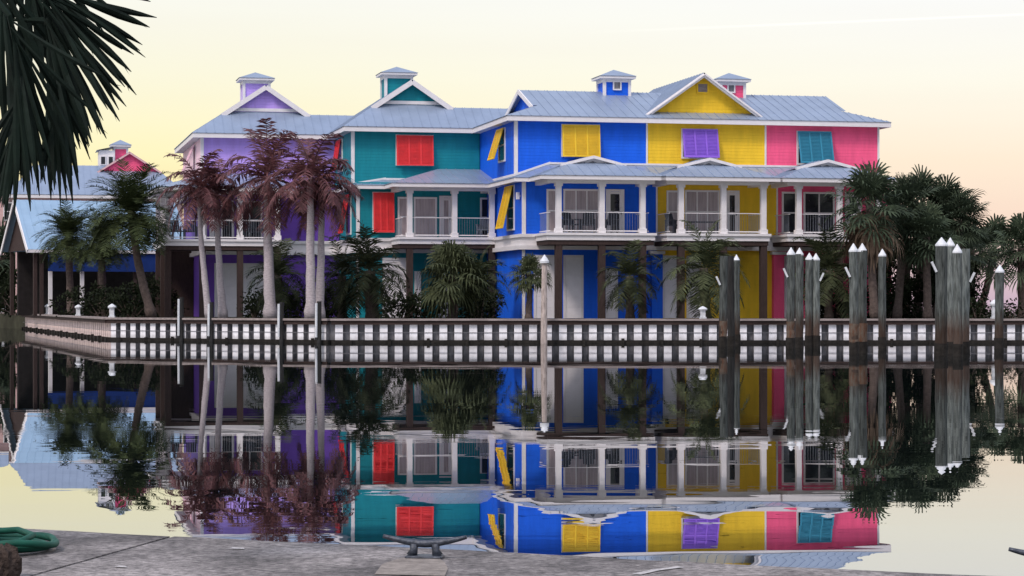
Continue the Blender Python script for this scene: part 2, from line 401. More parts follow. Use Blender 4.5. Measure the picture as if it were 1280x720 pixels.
def skirt(root, W, slope, exposed_left, exposed_right, B, ov=0.55):
    z = Z_SK; ye = -FW-ov; top = z - slope*ye
    P = []; L = -ov if exposed_left else 0; Rr = W+ov if exposed_right else W
    k = (top-z)/slope
    fr_ = [(L, ye, z), (Rr, ye, z)]
    fr_.append((Rr-k, 0, top) if exposed_right else (W, 0, top)); fr_.append((L+k, 0, top) if exposed_left else (0, 0, top))
    P.append(fr_)
    if exposed_left: P.append([(L, ye, z), (L+k, 0, top), (0, 0, z+slope*ov), (0, B, z+slope*ov), (L, B, z)])
    if exposed_right: P.append([(Rr, ye, z), (Rr, B, z), (W, B, z+slope*ov), (W, 0, z+slope*ov), (Rr-k, 0, top)])
    roof('skirt_roof', P, METAL, root)
    f = MB(); f.box((L, ye+0.03, z-0.2), (Rr, ye+0.06, z-0.012))
    if exposed_left: f.box((L+0.03, ye+0.061, z-0.2), (L+0.06, B-0.5, z-0.012))
    if exposed_right: f.box((Rr-0.06, ye+0.061, z-0.2), (Rr-0.03, B-0.5, z-0.012))
    f.box((L+0.062 if exposed_left else 0, ye+0.061, z-0.16), (Rr-0.062 if exposed_right else W, -FW, z-0.12))
    if exposed_left: f.box((L+0.062, -FW+0.001, z-0.16), (-0.001, B-0.5, z-0.12))
    f.build('skirt_fascia', WHITE, root)
    # white flashing where the skirt meets the upper wall
    g = MB()
    if exposed_left:
        g.bar((0, -0.03, z+slope*ov+0.07), (L+k, -0.03, top+0.07), 0.06, 0.12); g.bar((-0.03, 0, z+slope*ov+0.07), (-0.03, B-0.1, z+slope*ov+0.07), 0.06, 0.12)
    g.bar((L+k if exposed_left else 0, -0.032, top+0.05), (Rr-k if exposed_right else W, -0.032, top+0.05), 0.06, 0.1)
    g.build('flashing', WHITE, root)
    return top

# ---- block of three: blue, yellow, pink
U_Y, U_P, U_E = 6.83, 13.14, 19.29
BA = 9.0; MID = 4.5; Z0 = Z_EV + 0.03; OV = 0.54
def zs(y): return Z0 + SL*(y+OV)
ZR = zs(MID)
blue = house('deep blue house with one yellow shutter in front, left of the yellow house', 0, 0, U_Y, BA, BLUE)
roof('roof', [[(-OV,-OV,Z0),(U_Y,-OV,Z0),(U_Y,MID,ZR),(1.15,MID,ZR),(1.15,1.5,zs(1.5)),(1.5,1.5,zs(1.5))],
              [(-OV,-OV,Z0),(1.5,1.5,zs(1.5)),(1.5,7.5,zs(1.5)),(-OV,BA+OV,Z0)],
              [(U_Y,BA+OV,Z0),(-OV,BA+OV,Z0),(1.5,7.5,zs(1.5)),(1.15,7.5,zs(1.5)),(1.15,MID,ZR),(U_Y,MID,ZR)]], METAL, blue)
g = MB(); g.poly([(1.5,1.5,zs(1.5)),(1.5,MID,ZR-0.02),(1.5,7.5,zs(1.5))]); gg = g.build('gablet', BLUE, blue)
t = MB(); t.bar((1.17,1.25,zs(1.25)-0.08),(1.17,MID,ZR-0.08),0.06,0.24); t.bar((1.17,7.75,zs(1.25)-0.08),(1.17,MID,ZR-0.08),0.06,0.24); t.build('rake_trim', WHITE, gg)
skirt(blue, U_Y, SL, True, False, BA-0.4)
cupola(blue, U(767, MID), MID, ZR-0.5, ZR+0.75, BLUE, 1.35)
c = U(767, MID); window(blue, front(c, MID-0.68), 0.32, ZR+0.1, 0.42, SHEETG, 1, 'cupola_window', rail=False, frame=0.07)

yel = house('bright yellow house with a large front gable between the blue and pink houses', U_Y, 0, U_P-U_Y, BA, YELLOW, False, False)
Wy = U_P-U_Y
roof('roof', [[(0,-OV,Z0),(Wy,-OV,Z0),(Wy,MID,ZR),(0,MID,ZR)], [(Wy,BA+OV,Z0),(0,BA+OV,Z0),(0,MID,ZR),(Wy,MID,ZR)]], METAL, yel)
gx = 9.91-U_Y; zt = 12.52; hb = 3.0; gs = 0.70
gb = MB(); gb.poly([(gx-2.85,0.6,zt-gs*2.95),(gx+2.85,0.6,zt-gs*2.95),(gx,0.6,zt-0.06)]); gbo = gb.build('gable', YELLOW, yel)
window(gbo, front(gx+0.05, 0.6), 0.5, zt-0.95, 0.42, BEAM, 1, 'vent', rail=False, frame=0.07, trim=YELLOW)
roof('gable_roof', [[(gx-hb-0.1,0.1,zt-gs*(hb+0.1)),(gx,0.1,zt),(gx,BA+OV,zt),(gx-hb-0.1,BA+OV,zt-gs*(hb+0.1))],
                    [(gx+hb+0.1,0.1,zt-gs*(hb+0.1)),(gx+hb+0.1,BA+OV,zt-gs*(hb+0.1)),(gx,BA+OV,zt),(gx,0.1,zt)]], METAL, gbo)
t = MB(); t.bar((gx-hb-0.1,0.12,zt-gs*(hb+0.1)-0.12),(gx,0.12,zt-0.12),0.06,0.2); t.bar((gx+hb+0.1,0.121,zt-gs*(hb+0.1)-0.12),(gx,0.121,zt-0.12),0.06,0.198)
t.bar((gx-hb-0.1,0.3,zt-gs*(hb+0.1)-0.1),(gx,0.3,zt-0.1),0.6,0.05); t.bar((gx+hb+0.1,0.301,zt-gs*(hb+0.1)-0.1),(gx,0.301,zt-0.1),0.6,0.05)
t.build('rake_trim', WHITE, gbo)
skirt(yel, Wy, SL, False, False, BA)

pink = house('hot pink house at the right end of the row with one teal shutter', U_P, 0, U_E-U_P, BA, PINK, False, True)
Wp = U_E-U_P
roof('roof', [[(0,-OV,Z0),(Wp+OV,-OV,Z0),(Wp-1.5,1.5,zs(1.5)),(Wp-1.2,1.5,zs(1.5)),(Wp-1.2,MID,ZR),(0,MID,ZR)],
              [(Wp+OV,-OV,Z0),(Wp+OV,BA+OV,Z0),(Wp-1.5,7.5,zs(1.5)),(Wp-1.5,1.5,zs(1.5))],
              [(0,BA+OV,Z0),(0,MID,ZR),(Wp-1.2,MID,ZR),(Wp-1.2,7.5,zs(1.5)),(Wp-1.5,7.5,zs(1.5)),(Wp+OV,BA+OV,Z0)]], METAL, pink)
g = MB(); g.poly([(Wp-1.5,1.5,zs(1.5)),(Wp-1.5,7.5,zs(1.5)),(Wp-1.5,MID,ZR-0.02)]); g.build('gablet', PINK, pink)
skirt(pink, Wp, SL, False, True, BA-0.4)
cupola(pink, U(911, MID)-U_P, MID, ZR-0.5, ZR+0.72, PINK, 1.3)
window(pink, front(U(909, MID)-U_P, MID-0.655), 0.3, ZR+0.08, 0.42, SHEETG, 1, 'cupola_window', rail=False, frame=0.07)

# ---- steep roofed houses: teal and purple
def dutch(root, W, B, m, xr_ext):
    s = 0.67; z = Z0; h = W/2+OV; xc = W/2; d = 2.04
    zb = z+s*d; za = z+s*h; zl = z+s*1.85; yl = -OV+1.85; xa = W+OV-1.85
    yg = -OV+d; yr = B+OV-h; XR = W+xr_ext; yo = yg-0.35
    P = [[(-OV,-OV,z),(XR,-OV,z),(XR,yl,zl),(xa,yl,zl),(W+OV-d,yg,zb),(-OV+d,yg,zb)],
         [(-OV,-OV,z),(-OV+d,yg,zb),(-OV+d,yo,zb),(xc,yo,za),(xc,yr,za),(-OV,B+OV,z)],
         [(W+OV,-OV,z),(W+OV,B+OV,z),(xc,yr,za),(xc,yo,za),(W+OV-d,yo,zb),(W+OV-d,yg,zb)],
         [(W+OV,B+OV,z),(-OV,B+OV,z),(xc,yr,za)],
         [(xa,yl,zl),(XR,yl,zl),(XR,yl+1.85,z),(W+OV,yl+1.85,z)]]
    roof('roof', P, METAL, root)
    g = MB(); g.poly([(-OV+d,yg,zb),(W+OV-d,yg,zb),(xc,yg,za-0.02)]); go = g.build('gablet', m, root)
    t = MB(); q = 0.25
    t.bar((-OV+d-q,yo+0.02,zb-s*q-0.10),(xc,yo+0.02,za-0.10),0.06,0.26); t.bar((W+OV-d+q,yo+0.021,zb-s*q-0.10),(xc,yo+0.021,za-0.10),0.06,0.258)
    t.box((-OV+d+0.2,yg-0.05,zb+0.02),(W+OV-d-0.2,yg-0.004,zb+0.2)); t.build('rake_trim', WHITE, go)
    cupola(root, xc-0.15, 5.4, za-0.7, za+0.72, m, 1.45)
    f = MB(); f.box((-OV,-OV+0.02,Z_EV-0.2),(W-0.02,-OV+0.045,Z_EV+0.04)); 
    return za

U_T, W_T = -6.94, 8.6
U_PP, W_PP = -14.36, 14.96
teal = house('dark teal house with a red shutter, left of the blue house', U_T, W_T, 6.90, 10.0, TEAL)
dutch(teal, 6.90, 10.0, TEAL, 2.2)
purp = house('purple house behind the tall palms at the left end of the row', U_PP, W_PP, 7.38, 13.0, PURPLE, mground=PURPLE_SHADE)
dutch(purp, 7.38, 13.0, PURPLE, 2.0)
skirt(teal, 6.9, 0.17, True, False, 9.6)
skirt(purp, 7.38, 0.17, True, False, 12.6)

# ---- porches
def lx(px, y, u0, w0): return U(px, w0+y) - u0
PF = -4.4
xs = [lx(p, PF+0.23, 0, 0) for p in (698, 752, 803)]
porch(blue, lx(684, PF, 0, 0), lx(819, PF, 0, 0), U_Y, xs, True)
xs = [lx(p, PF+0.23, U_Y, 0) for p in (851, 904, 954)]
porch(yel, lx(834, PF, U_Y, 0), lx(962, PF, U_Y, 0), Wy, xs, True)
xs = [lx(p, PF+0.23, U_P, 0) for p in (998, 1049, 1098)]
porch(pink, lx(985, PF, U_P, 0), lx(1110, PF, U_P, 0), Wp, xs, True)
xs = [lx(p, PF+0.23, U_T, W_T) for p in (512, 568)]
porch(teal, lx(499, PF, U_T, W_T), 6.85, 6.9, xs + [6.68], None, True, False)
xs = [lx(p, PF+0.23, U_PP, W_PP) for p in (210, 253, 300, 347)]
porch(purp, lx(206, PF, U_PP, W_PP), lx(350, PF, U_PP, W_PP), 7.38, xs, None, True, False)
b = MB(); xq = lx(206, PF, U_PP, W_PP)
b.box((xq, -FW-0.15, Z_FL-0.34), (-0.26, 5, Z_FL)); b.box((xq-0.07, -FW-0.15, Z_FL-0.10), (-0.26, 5.05, Z_FL+0.02)); b.build('balcony_floor', WHITE, purp)
for y in (0.5, 4.6):
    p = MB(); p.box((xq+0.1, y, 0), (xq+0.42, y+0.32, Z_FL-0.35)); p.build('post', BROWN, purp)
    p = MB(); p.box((xq+0.1, y, Z_FL+0.03), (xq+0.36, y+0.26, Z_SK-0.1)); p.build('column', WHITE, purp)
b = MB(); b.box((xq+0.2, 5.2, 0), (-0.01, 5.4, Z_FL-0.02)); b.build('under_house_shade', BROWN, purp)  # dark sheet added to stand for the deep shade under the house
railing(purp, [(xq+0.23, -FW), (xq+0.23, 4.9)], Z_FL+0.02)
roof('side_porch_roof', [[(xq-0.5,-FW-0.4,Z_SK),(0,-FW-0.4,Z_SK+0.5),(0,5.4,Z_SK+0.5),(xq-0.5,5.4,Z_SK)]], METAL, purp)
f = MB(); f.box((xq-0.48,-FW-0.38,Z_SK-0.2),(xq-0.45,5.4,Z_SK-0.02)); f.box((xq-0.449,-FW-0.3,Z_SK-0.12),(-0.02,5.35,Z_SK-0.08)); f.build('porch_fascia', WHITE, purp)

# ---- openings.  wall windows by column on the lower front (y = -FW)
def win(root, u0, w0, p0, p1, z0, H, pane=GLASS, sashes=1, rail=True):
    a, b = lx(p0, -FW, u0, w0), lx(p1, -FW, u0, w0)
    return window(root, front((a+b)/2, -FW), b-a-0.18, z0, H, pane, sashes, rail=rail)
def dr(root, u0, w0, p0, p1, pane=GLASS, H=2.15):
    a, b = lx(p0, -FW, u0, w0), lx(p1, -FW, u0, w0)
    return door(root, front((a+b)/2, -FW), b-a-0.2, Z_FL+0.02, H, pane)
def gar(root, u0, w0, p0, p1, H=3.0):
    a, b = lx(p0, -FW, u0, w0), lx(p1, -FW, u0, w0)
    garage(root, front((a+b)/2, -FW), b-a-0.24, 0.02, H)
zw = Z_FL+0.2
win(blue, 0, 0, 683, 699, zw, 1.95, BLIND); win(blue, 0, 0, 704, 749, zw+0.02, 1.95, BLIND, 3)
dr(blue, 0, 0, 757, 780)
win(yel, U_Y, 0, 833, 849, zw, 1.95, BLIND); win(yel, U_Y, 0, 856, 899, zw, 1.98, BLIND, 3); dr(yel, U_Y, 0, 906, 924)
win(pink, U_P, 0, 977, 996, zw, 1.95, GLASS); win(pink, U_P, 0, 1004, 1043, zw, 1.95, GLASS, 2); dr(pink, U_P, 0, 1056, 1076)
win(teal, U_T, W_T, 497, 511, zw, 1.9, BLIND); win(teal, U_T, W_T, 517, 546, zw, 1.9, BLIND, 1); dr(teal, U_T, W_T, 549, 566, BLIND)
win(teal, U_T, W_T, 600, 614, zw, 1.9, GLASS)
win(purp, U_PP, W_PP, 276, 292, zw, 1.9, GLASS); win(purp, U_PP, W_PP, 296, 328, zw, 1.9, GLASS, 2); dr(purp, U_PP, W_PP, 262, 274)
# ground floor doors
gar(blue, 0, 0, 667, 698); gar(blue, 0, 0, 704, 729); gar(blue, 0, 0, 757, 772, 2.3)
gar(yel, U_Y, 0, 828, 848); gar(yel, U_Y, 0, 858, 876); gar(pink, U_P, 0, 973, 992); gar(pink, U_P, 0, 1012, 1040)
gar(teal, U_T, W_T, 478, 510); gar(teal, U_T, W_T, 518, 526, 2.3); gar(teal, U_T, W_T, 548, 560, 2.3); gar(purp, U_PP, W_PP, 268, 338, 2.8)
# party pilasters on the ground floor
for (root, x, m_) in ((yel, -0.05, BLUE), (pink, 0.0, PINK)):
    p = MB(); p.box((x-0.28, -FW-0.3, 0), (x+0.28, -FW-0.001, 3.2)); pl = p.build('pilaster', m_, root)
    p = MB(); p.box((x-0.38, -FW-0.38, 3.2), (x+0.38, -FW-0.002, 3.36)); p.build('pilaster_cap', WHITE, pl)
# front shutters: px range, z range
def fsh(root, u0, w0, y, p0, p1, zt_, H, tilt, m_):
    a, b = lx(p0, y, u0, w0), lx(p1, y, u0, w0)
    window(root, front((a+b)/2, y), b-a-0.05, zt_-H+0.1, H-0.15, GLASS, 1)
    shutter(root, front((a+b)/2, y), b-a, zt_, H, R(tilt), m_)
fsh(blue, 0, 0, 0, 703, 748, 9.72, 1.62, 5, S_YEL)
fsh(yel, U_Y, 0, 0, 853, 895, 9.60, 1.5, 13, S_PUR)
fsh(pink, U_P, 0, 0, 997, 1037, 9.58, 1.72, 16, S_TEAL)
fsh(teal, U_T, W_T, 0, 496, 540, 9.70, 1.62, 5, S_RED)
fsh(teal, U_T, W_T, -FW, 467, 491, 6.55, 2.1, 5, S_RED)
def lsh(root, y, W, zt_, H, tilt, m_, xw=0):
    window(root, left(xw, y), W-0.1, zt_-H+0.05, H-0.1, GLASS, 1)
    shutter(root, left(xw, y), W, zt_, H, R(tilt), m_, 2)
lsh(blue, 3.0, 1.5, 9.68, 1.65, 17, S_YEL); lsh(blue, 0.9, 1.6, 6.65, 2.2, 13, S_YEL)
lsh(teal, 4.2, 1.5, 9.70, 1.7, 9, S_RED); lsh(teal, 1.0, 1.5, 6.55, 2.1, 10, S_RED)
lsh(purp, 4.0, 1.5, 9.70, 1.75, 22, LILAC_LIT)
lw = MB(); lw.box((-0.03, 0.171, 7.1), (0.03, 12.9, Z_EV-0.21)); lw.build('lit_side_sheet', LILAC_LIT, purp)  # thin sheet over the left wall, paler to carry the light there
l = MB(); l.box((-0.2, -1.25, 5.9), (-0.05, -1.05, 6.25)); l.box((-0.05, -1.2, 6.02), (-0.001, -1.1, 6.12)); l.build('wall_lantern', WHITE, blue)

# ------------------------------------------------------------------ porch furniture
def make_chair(m_):
    root = empty('porch_chair', (0,0,0))
    s = MB(); s.box((-0.28,-0.28,0.40),(0.28,0.28,0.46)); s.build('seat', m_, root)
    b = MB()
    for i in range(5): b.bar((-0.22+0.11*i, 0.24, 0.465), (-0.22+0.11*i, 0.44, 1.02+0.03*(2-abs(i-2))), 0.09, 0.03, (0,1,0))
    b.build('backrest', m_, root)
    for sx in (-1,1):
        a = MB(); a.box((sx*0.33-0.06,-0.34,0.66),(sx*0.33+0.06,0.3,0.70)); a.build('armrest', m_, root)
        for y in (-0.26, 0.26):
            l = MB(); l.box((sx*0.32-0.035,y-0.04,0),(sx*0.32+0.035,y+0.04,0.659)); l.build('leg', m_, root)
    return root
chd, chg = make_chair(CHAIRM), make_chair(CHAIRG)
used = set()
def chair(proto, px, w0, y, rz, label):
    o = proto if proto.name not in used else copy_tree(proto)
    used.add(proto.name)
    w = w0+y; o.location = uw(U(px, w), w, LAND+Z_FL+0.022); o.rotation_euler = (0,0,TH+rz)
    tag(o, label, 'chair', 'chairs on the balconies')
chair(chd, 714, 0, -3.0, 0.4, 'dark slatted chair on the blue balcony, nearest its left column')
chair(chd, 735, 0, -2.9, -0.3, 'dark slatted chair on the blue balcony, left of its middle column')
chair(chd, 761, 0, -3.4, -0.8, 'dark slatted chair on the blue balcony in front of the glass door')
chair(chd, 843, 0, -3.2, 0.5, 'dark slatted chair at the left end of the yellow balcony')
chair(chg, 605, W_T, -3.1, -0.4, 'grey slatted chair at the right end of the teal balcony')
chair(chd, 221, W_PP, -3.4, 0.3, 'dark slatted chair at the left corner of the purple balcony')
chair(chd, 238, W_PP, -3.2, -0.2, 'dark slatted chair just left of the second purple balcony column')
chair(chd, 316, W_PP, -3.1, 0.2, 'dark slatted chair on the purple balcony, left of the thick palm trunk')
chair(chd, 328, W_PP, -3.2, -0.3, 'dark slatted chair on the purple balcony beside the thick palm trunk')
def table(px, y, w, d, h, label, m_):
    r = empty('balcony_table', uw(U(px, y), y, LAND+Z_FL+0.022), TH, label, 'table')
    t = MB(); t.box((-w/2,-d/2,h-0.05),(w/2,d/2,h)); t.build('tabletop', m_, r)
    for sx in (-1,1):
        for sy in (-1,1):
            l = MB(); x, y_ = sx*(w/2-0.06), sy*(d/2-0.06); l.box((x-0.03,y_-0.03,0),(x+0.03,y_+0.03,h-0.051)); l.build('leg', m_, r)
table(878, -3.2, 1.5, 0.7, 0.62, 'long low dark table on the yellow balcony', CHAIRM)
table(1025, -3.2, 0.62, 0.6, 0.95, 'tall dark bar table on the pink balcony', CHAIRM)

# ------------------------------------------------------------------ setting: water, island, dock
def water_mat():
    m = bpy.data.materials.new('calm_water'); m.use_nodes = True
    nt = m.node_tree; N = nt.nodes; L = nt.links; N.clear()
    out = N.new('ShaderNodeOutputMaterial')
    gl = N.new('ShaderNodeBsdfGlossy'); gl.inputs['Roughness'].default_value = 0.0
    gl.inputs['Color'].default_value = (0.93, 0.93, 0.93, 1)
    df = N.new('ShaderNodeBsdfDiffuse'); df.inputs['Color'].default_value = (0.006, 0.010, 0.011, 1)
    fr = N.new('ShaderNodeLayerWeight'); fr.inputs['Blend'].default_value = 0.5
    rp = N.new('ShaderNodeMapRange'); rp.inputs['From Min'].default_value = 0.45; rp.inputs['From Max'].default_value = 0.95
    rp.inputs['To Min'].default_value = 0.05; rp.inputs['To Max'].default_value = 0.86
    L.new(fr.outputs['Facing'], rp.inputs['Value'])
    mx = N.new('ShaderNodeMixShader'); L.new(rp.outputs[0], mx.inputs[0]); L.new(df.outputs[0], mx.inputs[1]); L.new(gl.outputs[0], mx.inputs[2])
    L.new(mx.outputs[0], out.inputs['Surface'])
    tc = N.new('ShaderNodeTexCoord')
    def noise(scale, sx, sy, det):
        mp = N.new('ShaderNodeMapping'); mp.inputs['Scale'].default_value = (sx, sy, 1); L.new(tc.outputs['Object'], mp.inputs['Vector'])
        n = N.new('ShaderNodeTexNoise'); n.inputs['Scale'].default_value = scale; n.inputs['Detail'].default_value = det
        L.new(mp.outputs[0], n.inputs['Vector']); return n
    n1 = noise(1.0, 0.35, 0.8, 2); n2 = noise(1.0, 0.05, 0.22, 3); n3 = noise(1.0, 1.6, 6.0, 2)
    # long calm lanes and ruffled lanes
    mk = N.new('ShaderNodeMapRange'); mk.inputs['From Min'].default_value = 0.55; mk.inputs['From Max'].default_value = 0.66
    L.new(n2.outputs['Fac'], mk.inputs['Value'])
    m3 = N.new('ShaderNodeMath'); m3.operation = 'MULTIPLY'; L.new(n3.outputs['Fac'], m3.inputs[0]); L.new(mk.outputs[0], m3.inputs[1])
    m3b = N.new('ShaderNodeMath'); m3b.operation = 'MULTIPLY'; m3b.inputs[1].default_value = 0.55; L.new(m3.outputs[0], m3b.inputs[0])
    ad = N.new('ShaderNodeMath'); ad.operation = 'ADD'; L.new(n1.outputs['Fac'], ad.inputs[0]); L.new(m3b.outputs[0], ad.inputs[1])
    bp = N.new('ShaderNodeBump'); bp.inputs['Strength'].default_value = 1.0; bp.inputs['Distance'].default_value = 0.0013
    L.new(ad.outputs[0], bp.inputs['Height']); L.new(bp.outputs[0], gl.inputs['Normal'])
    return m
w = MB(); w.poly([(-4000,-300,0),(4000,-300,0),(4000,9000,0),(-4000,9000,0)])
struct(w.build('water', water_mat()))

RY = lambda px: 100.0
BK = [at(33, 158, 0), at(140, 109, 0), at(415, 100.6, 0), at(900, 100.2, 0), at(1420, 100.5, 0)]
land = [Vector((p.x, p.y + 0.25, 0)) for p in BK] + [Vector((34, 160, 0)), Vector((20, 185, 0)), Vector((-36.5, 178, 0)), Vector((-37.0, 164, 0))]
mb = MB(); n = len(land)
mb.poly([(p.x, p.y, LAND) for p in land]); 
for i in range(n):
    a, b = land[i], land[(i+1) % n]; mb.poly([(a.x,a.y,-2),(b.x,b.y,-2),(b.x,b.y,LAND),(a.x,a.y,LAND)])
struct(mb.build('ground', SOIL))
land2 = [Vector(p) for p in ((-75,174,0),(-39.0,176,0),(-38.2,240,0),(-75,240,0))]
mb = MB(); mb.poly([(p.x,p.y,LAND) for p in land2])
for i in range(4):
    a, b = land2[i], land2[(i+1) % 4]; mb.poly([(a.x,a.y,-2),(b.x,b.y,-2),(b.x,b.y,LAND),(a.x,a.y,LAND)])
struct(mb.build('ground', SOIL))

# ---- seawalls: corrugated sheet piling with timber cap, wales and growth
def seawall(pts, label, mw, mg, pitch=0.66, dep=0.22, capm=None):
    root = empty('seawall', pts[0], 0, label, 'seawall')
    o = pts[0]
    sp = MB(); cap = MB(); bm_ = MB(); wl = MB(); gr = MB()
    for a, b in zip(pts[:-1], pts[1:]):
        a = a-o; b = b-o; d = (b-a); L = d.length; d.normalize(); nrm = Vector((d.y, -d.x, 0))
        if nrm.y > 0: nrm = -nrm
        n = max(1, int(round(L/pitch))); q = L/n
        prof = []
        for i in range(n):
            s = i*q
            prof += [(s, 0.0), (s+q*0.16, 0.0), (s+q*0.24, dep), (s+q*0.76, dep), (s+q*0.84, 0.0)]
        prof.append((L, 0.0))
        for (s0, h0), (s1, h1) in zip(prof[:-1], prof[1:]):
            p0 = a + d*s0 + nrm*h0; p1 = a + d*s1 + nrm*h1
            sp.poly([(p0.x,p0.y,0.10),(p1.x,p1.y,0.10),(p1.x,p1.y,0.92),(p0.x,p0.y,0.92)], 0 if (h0 > 0.04 and h1 > 0.04) else 1)  # recessed pans and webs take the tone that has shade in it
        u = Vector((0,0,1))
        cap.bar(a + nrm*0.1 + u*1.03 - d*0.05, b + nrm*0.1 + u*1.03 + d*0.05, 0.62, 0.09)
        bm_.bar(a + nrm*0.29 + u*0.895, b + nrm*0.29 + u*0.895, 0.10, 0.17)
        wl.bar(a + nrm*0.235 + u*0.46, b + nrm*0.235 + u*0.46, 0.025, 0.022)
        gr.bar(a + nrm*0.13 + u*-0.02, b + nrm*0.13 + u*-0.02, 0.32, 0.30)
        k = int(L/1.6)
        for i in range(k):
            p = a + d*(i+0.5)*L/k + nrm*0.31
            gr.bar(p - u*0.3, p + u*(0.12+0.09*((i*7)%5)/4), 0.13, 0.11, (0,1,0))
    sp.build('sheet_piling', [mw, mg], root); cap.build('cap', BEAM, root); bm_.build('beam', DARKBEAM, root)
    wl.build('wale', SHEETG, root); gr.build('growth_band', GROWTH, root)
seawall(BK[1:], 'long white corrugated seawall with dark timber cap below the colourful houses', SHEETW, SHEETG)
PKW = mat('pinkish_sheet_pile', (0.80, 0.66, 0.62), 0.7, 0.2, 2.0); PKG = mat('pinkish_recess_shade', (0.62, 0.50, 0.48), 0.7, 0.2, 2.0)  # second tone is the pink with recess shade put in
seawall([BK[0], BK[1]], 'pinkish seawall run receding to the left corner of the island', PKW, PKG, 0.9, 0.10)
YLW = mat('yellowish_sheet_pile', (0.50, 0.38, 0.22), 0.7, 0.2, 2.0)
seawall([land2[0]+Vector((0,-0.25,0)), land2[1]+Vector((0,-0.25,0))], 'short yellowish seawall across the channel at the left edge', YLW, PKG, 0.9, 0.10)

# ---- pilings in the water
def piling(px, top, base, label, capm=True, red=False, tagside=0, r=0.155, dark=False, Y=None, grp='mooring pilings standing in the water'):
    Y = Y or F*EYE/(base-HZ); zt_ = EYE - (top-HZ)/F*Y; X = (px-640)/F*Y
    root = empty('piling', (X, Y, 0), random.uniform(0, 6), label, 'piling', grp)
    rnd = random.Random(int(px))
    def ring(z0, z1, k, rr):
        return [(rnd.uniform(-.012,.012), rnd.uniform(-.012,.012), z0+(z1-z0)*i/k) for i in range(k+1)], [rr*rnd.uniform(.95,1.05) for i in range(k+1)]
    hc = 0.25 if capm else 0
    b = MB(); p, q = ring(-1.5, zt_-hc, 9, r); b.tube(p, q, 14); b.build('post', PILEDARK if dark else PILE, root, smooth=False)
    g_ = MB(); p, q = ring(-1.0, 0.42, 4, r*1.12); g_.tube(p, q, 14); g_.build('growth_band', GROWTH, root)
    if red:
        b = MB(); p, q = ring(0.421, 1.05, 4, r*1.05); b.tube(p, q, 14); b.build('stain_band', RUST, root)
    if capm:
        c = MB(); c.tube([(0,0,zt_-hc-0.05),(0,0,zt_-hc),(0,0,zt_)], [r*1.06, r*1.06, 0.01], 16); c.build('cap', CAPW, root)
    if tagside:
        t = MB(); t.bar((tagside*r*0.9,-0.1,zt_-1.15),(tagside*(r+0.14),-0.12,zt_-0.82),0.07,0.09,(0,1,0)); t.build('bracket', CAPW, root)
        root.rotation_euler = (0,0,0)
    root.rotation_euler.x += rnd.uniform(-.012,.012); root.rotation_euler.y += rnd.uniform(-.012,.012)
PG = 'mooring pilings standing in the water'
piling(903.5, 320, 434, 'capless weathered piling with an orange stain, left of the capless dark piling', False, True, -1)
piling(914, 320, 433, 'near-black capless piling pressed against the stained capless piling', False, False, 0, dark=True)
piling(921, 318, 430, 'slim white-capped piling standing just right of the two capless pilings', True, False, 0, 0.14)
piling(988, 309, 436, 'white-capped piling with red stain, left of its pair, in front of the pink pilaster', True, True, -1)
piling(999, 309.5, 435, 'white-capped piling, right of its pair, in front of the pink house garage', True, False, 0)
piling(1011, 316, 432, 'pale greenish white-capped piling, left of the second pair from the left', True, False, 0)
piling(1020.5, 316.5, 432, 'pale greenish white-capped piling, right of the second pair, with a side bracket', True, False, 1)
piling(1067.5, 304, 443, 'stout white-capped piling with brown stain, left of the pair under the big fan palm', True, True, -1)
piling(1078, 304, 442, 'stout dark white-capped piling, right of the pair under the big fan palm', True, True, 0)
piling(1102.5, 311, 435, 'lone slim white-capped piling between the paired pilings and the cluster of four', True, False, 0, 0.15)
piling(1176, 296.5, 445, 'tallest white-capped piling, leftmost of the cluster of four', True, False, -1, 0.20)
piling(1188, 297, 443, 'tall bluish white-capped piling, second from left in the cluster of four', True, False, 0)
piling(1197.5, 305, 446, 'shorter white-capped piling, third from left in the cluster of four', True, False, 0, 0.15)
piling(1206, 311, 442, 'bare-topped piling, rightmost of the cluster of four', False, False, 1, 0.16)
piling(1248.5, 331, 436, 'lone short white-capped piling near the right edge of the picture', True, False, 0, 0.17)
# thin fender poles at the seawall
def fender(px, top, label, white=True, r=0.10, Y=None):
    Y = Y or (99.6 if px > 415 else 109.0 + (100.6-109.0)*(px-140)/275.0 - 0.75)
    X = (px-640)/F*Y; zt_ = EYE - (top-HZ)/F*Y
    root = empty('fender_pole', (X, Y, 0), 0, label, 'pole', 'thin poles along the seawall')
    b = MB(); b.tube([(0.06,0.05,-1),(0.07,0.05,zt_-0.02)], 0.10, 10); b.build('post', PILEDARK, root)
    if white: b = MB(); b.tube([(-0.06,-0.05,0.25),(-0.05,-0.05,zt_-0.1)], 0.055, 10); b.build('sleeve', CAPW, root)
fender(225, 371, 'thin pole with white sleeve at the seawall, left of the tall palm trunks')
fender(262.5, 377, 'thin pole with white sleeve at the foot of the leftmost tall palm trunk')
fender(350, 377, 'thin pole with white sleeve just right of the thick palm trunk')
fender(397, 376, 'thin pole with white sleeve in front of the twin palm trunks')
root = empty('light_pole', at(680, 99.4, 0), 0, 'pale pole with a white cone top in front of the blue house', 'pole')
b = MB(); b.tube([(0,0,-1),(0.0,0,1.2),(0.02,0,3.55)], [0.15,0.14,0.11], 12); b.build('post', mat('pale_driftwood',(0.42,0.36,0.33),0.85,0.45,6,bump=0.5,stretch=(3,3,.5)), root)
b = MB(); b.tube([(0.02,0,3.5),(0.02,0,3.6),(0.02,0,3.88)], [0.2,0.2,0.01], 14); b.build('cap', CAPW, root)

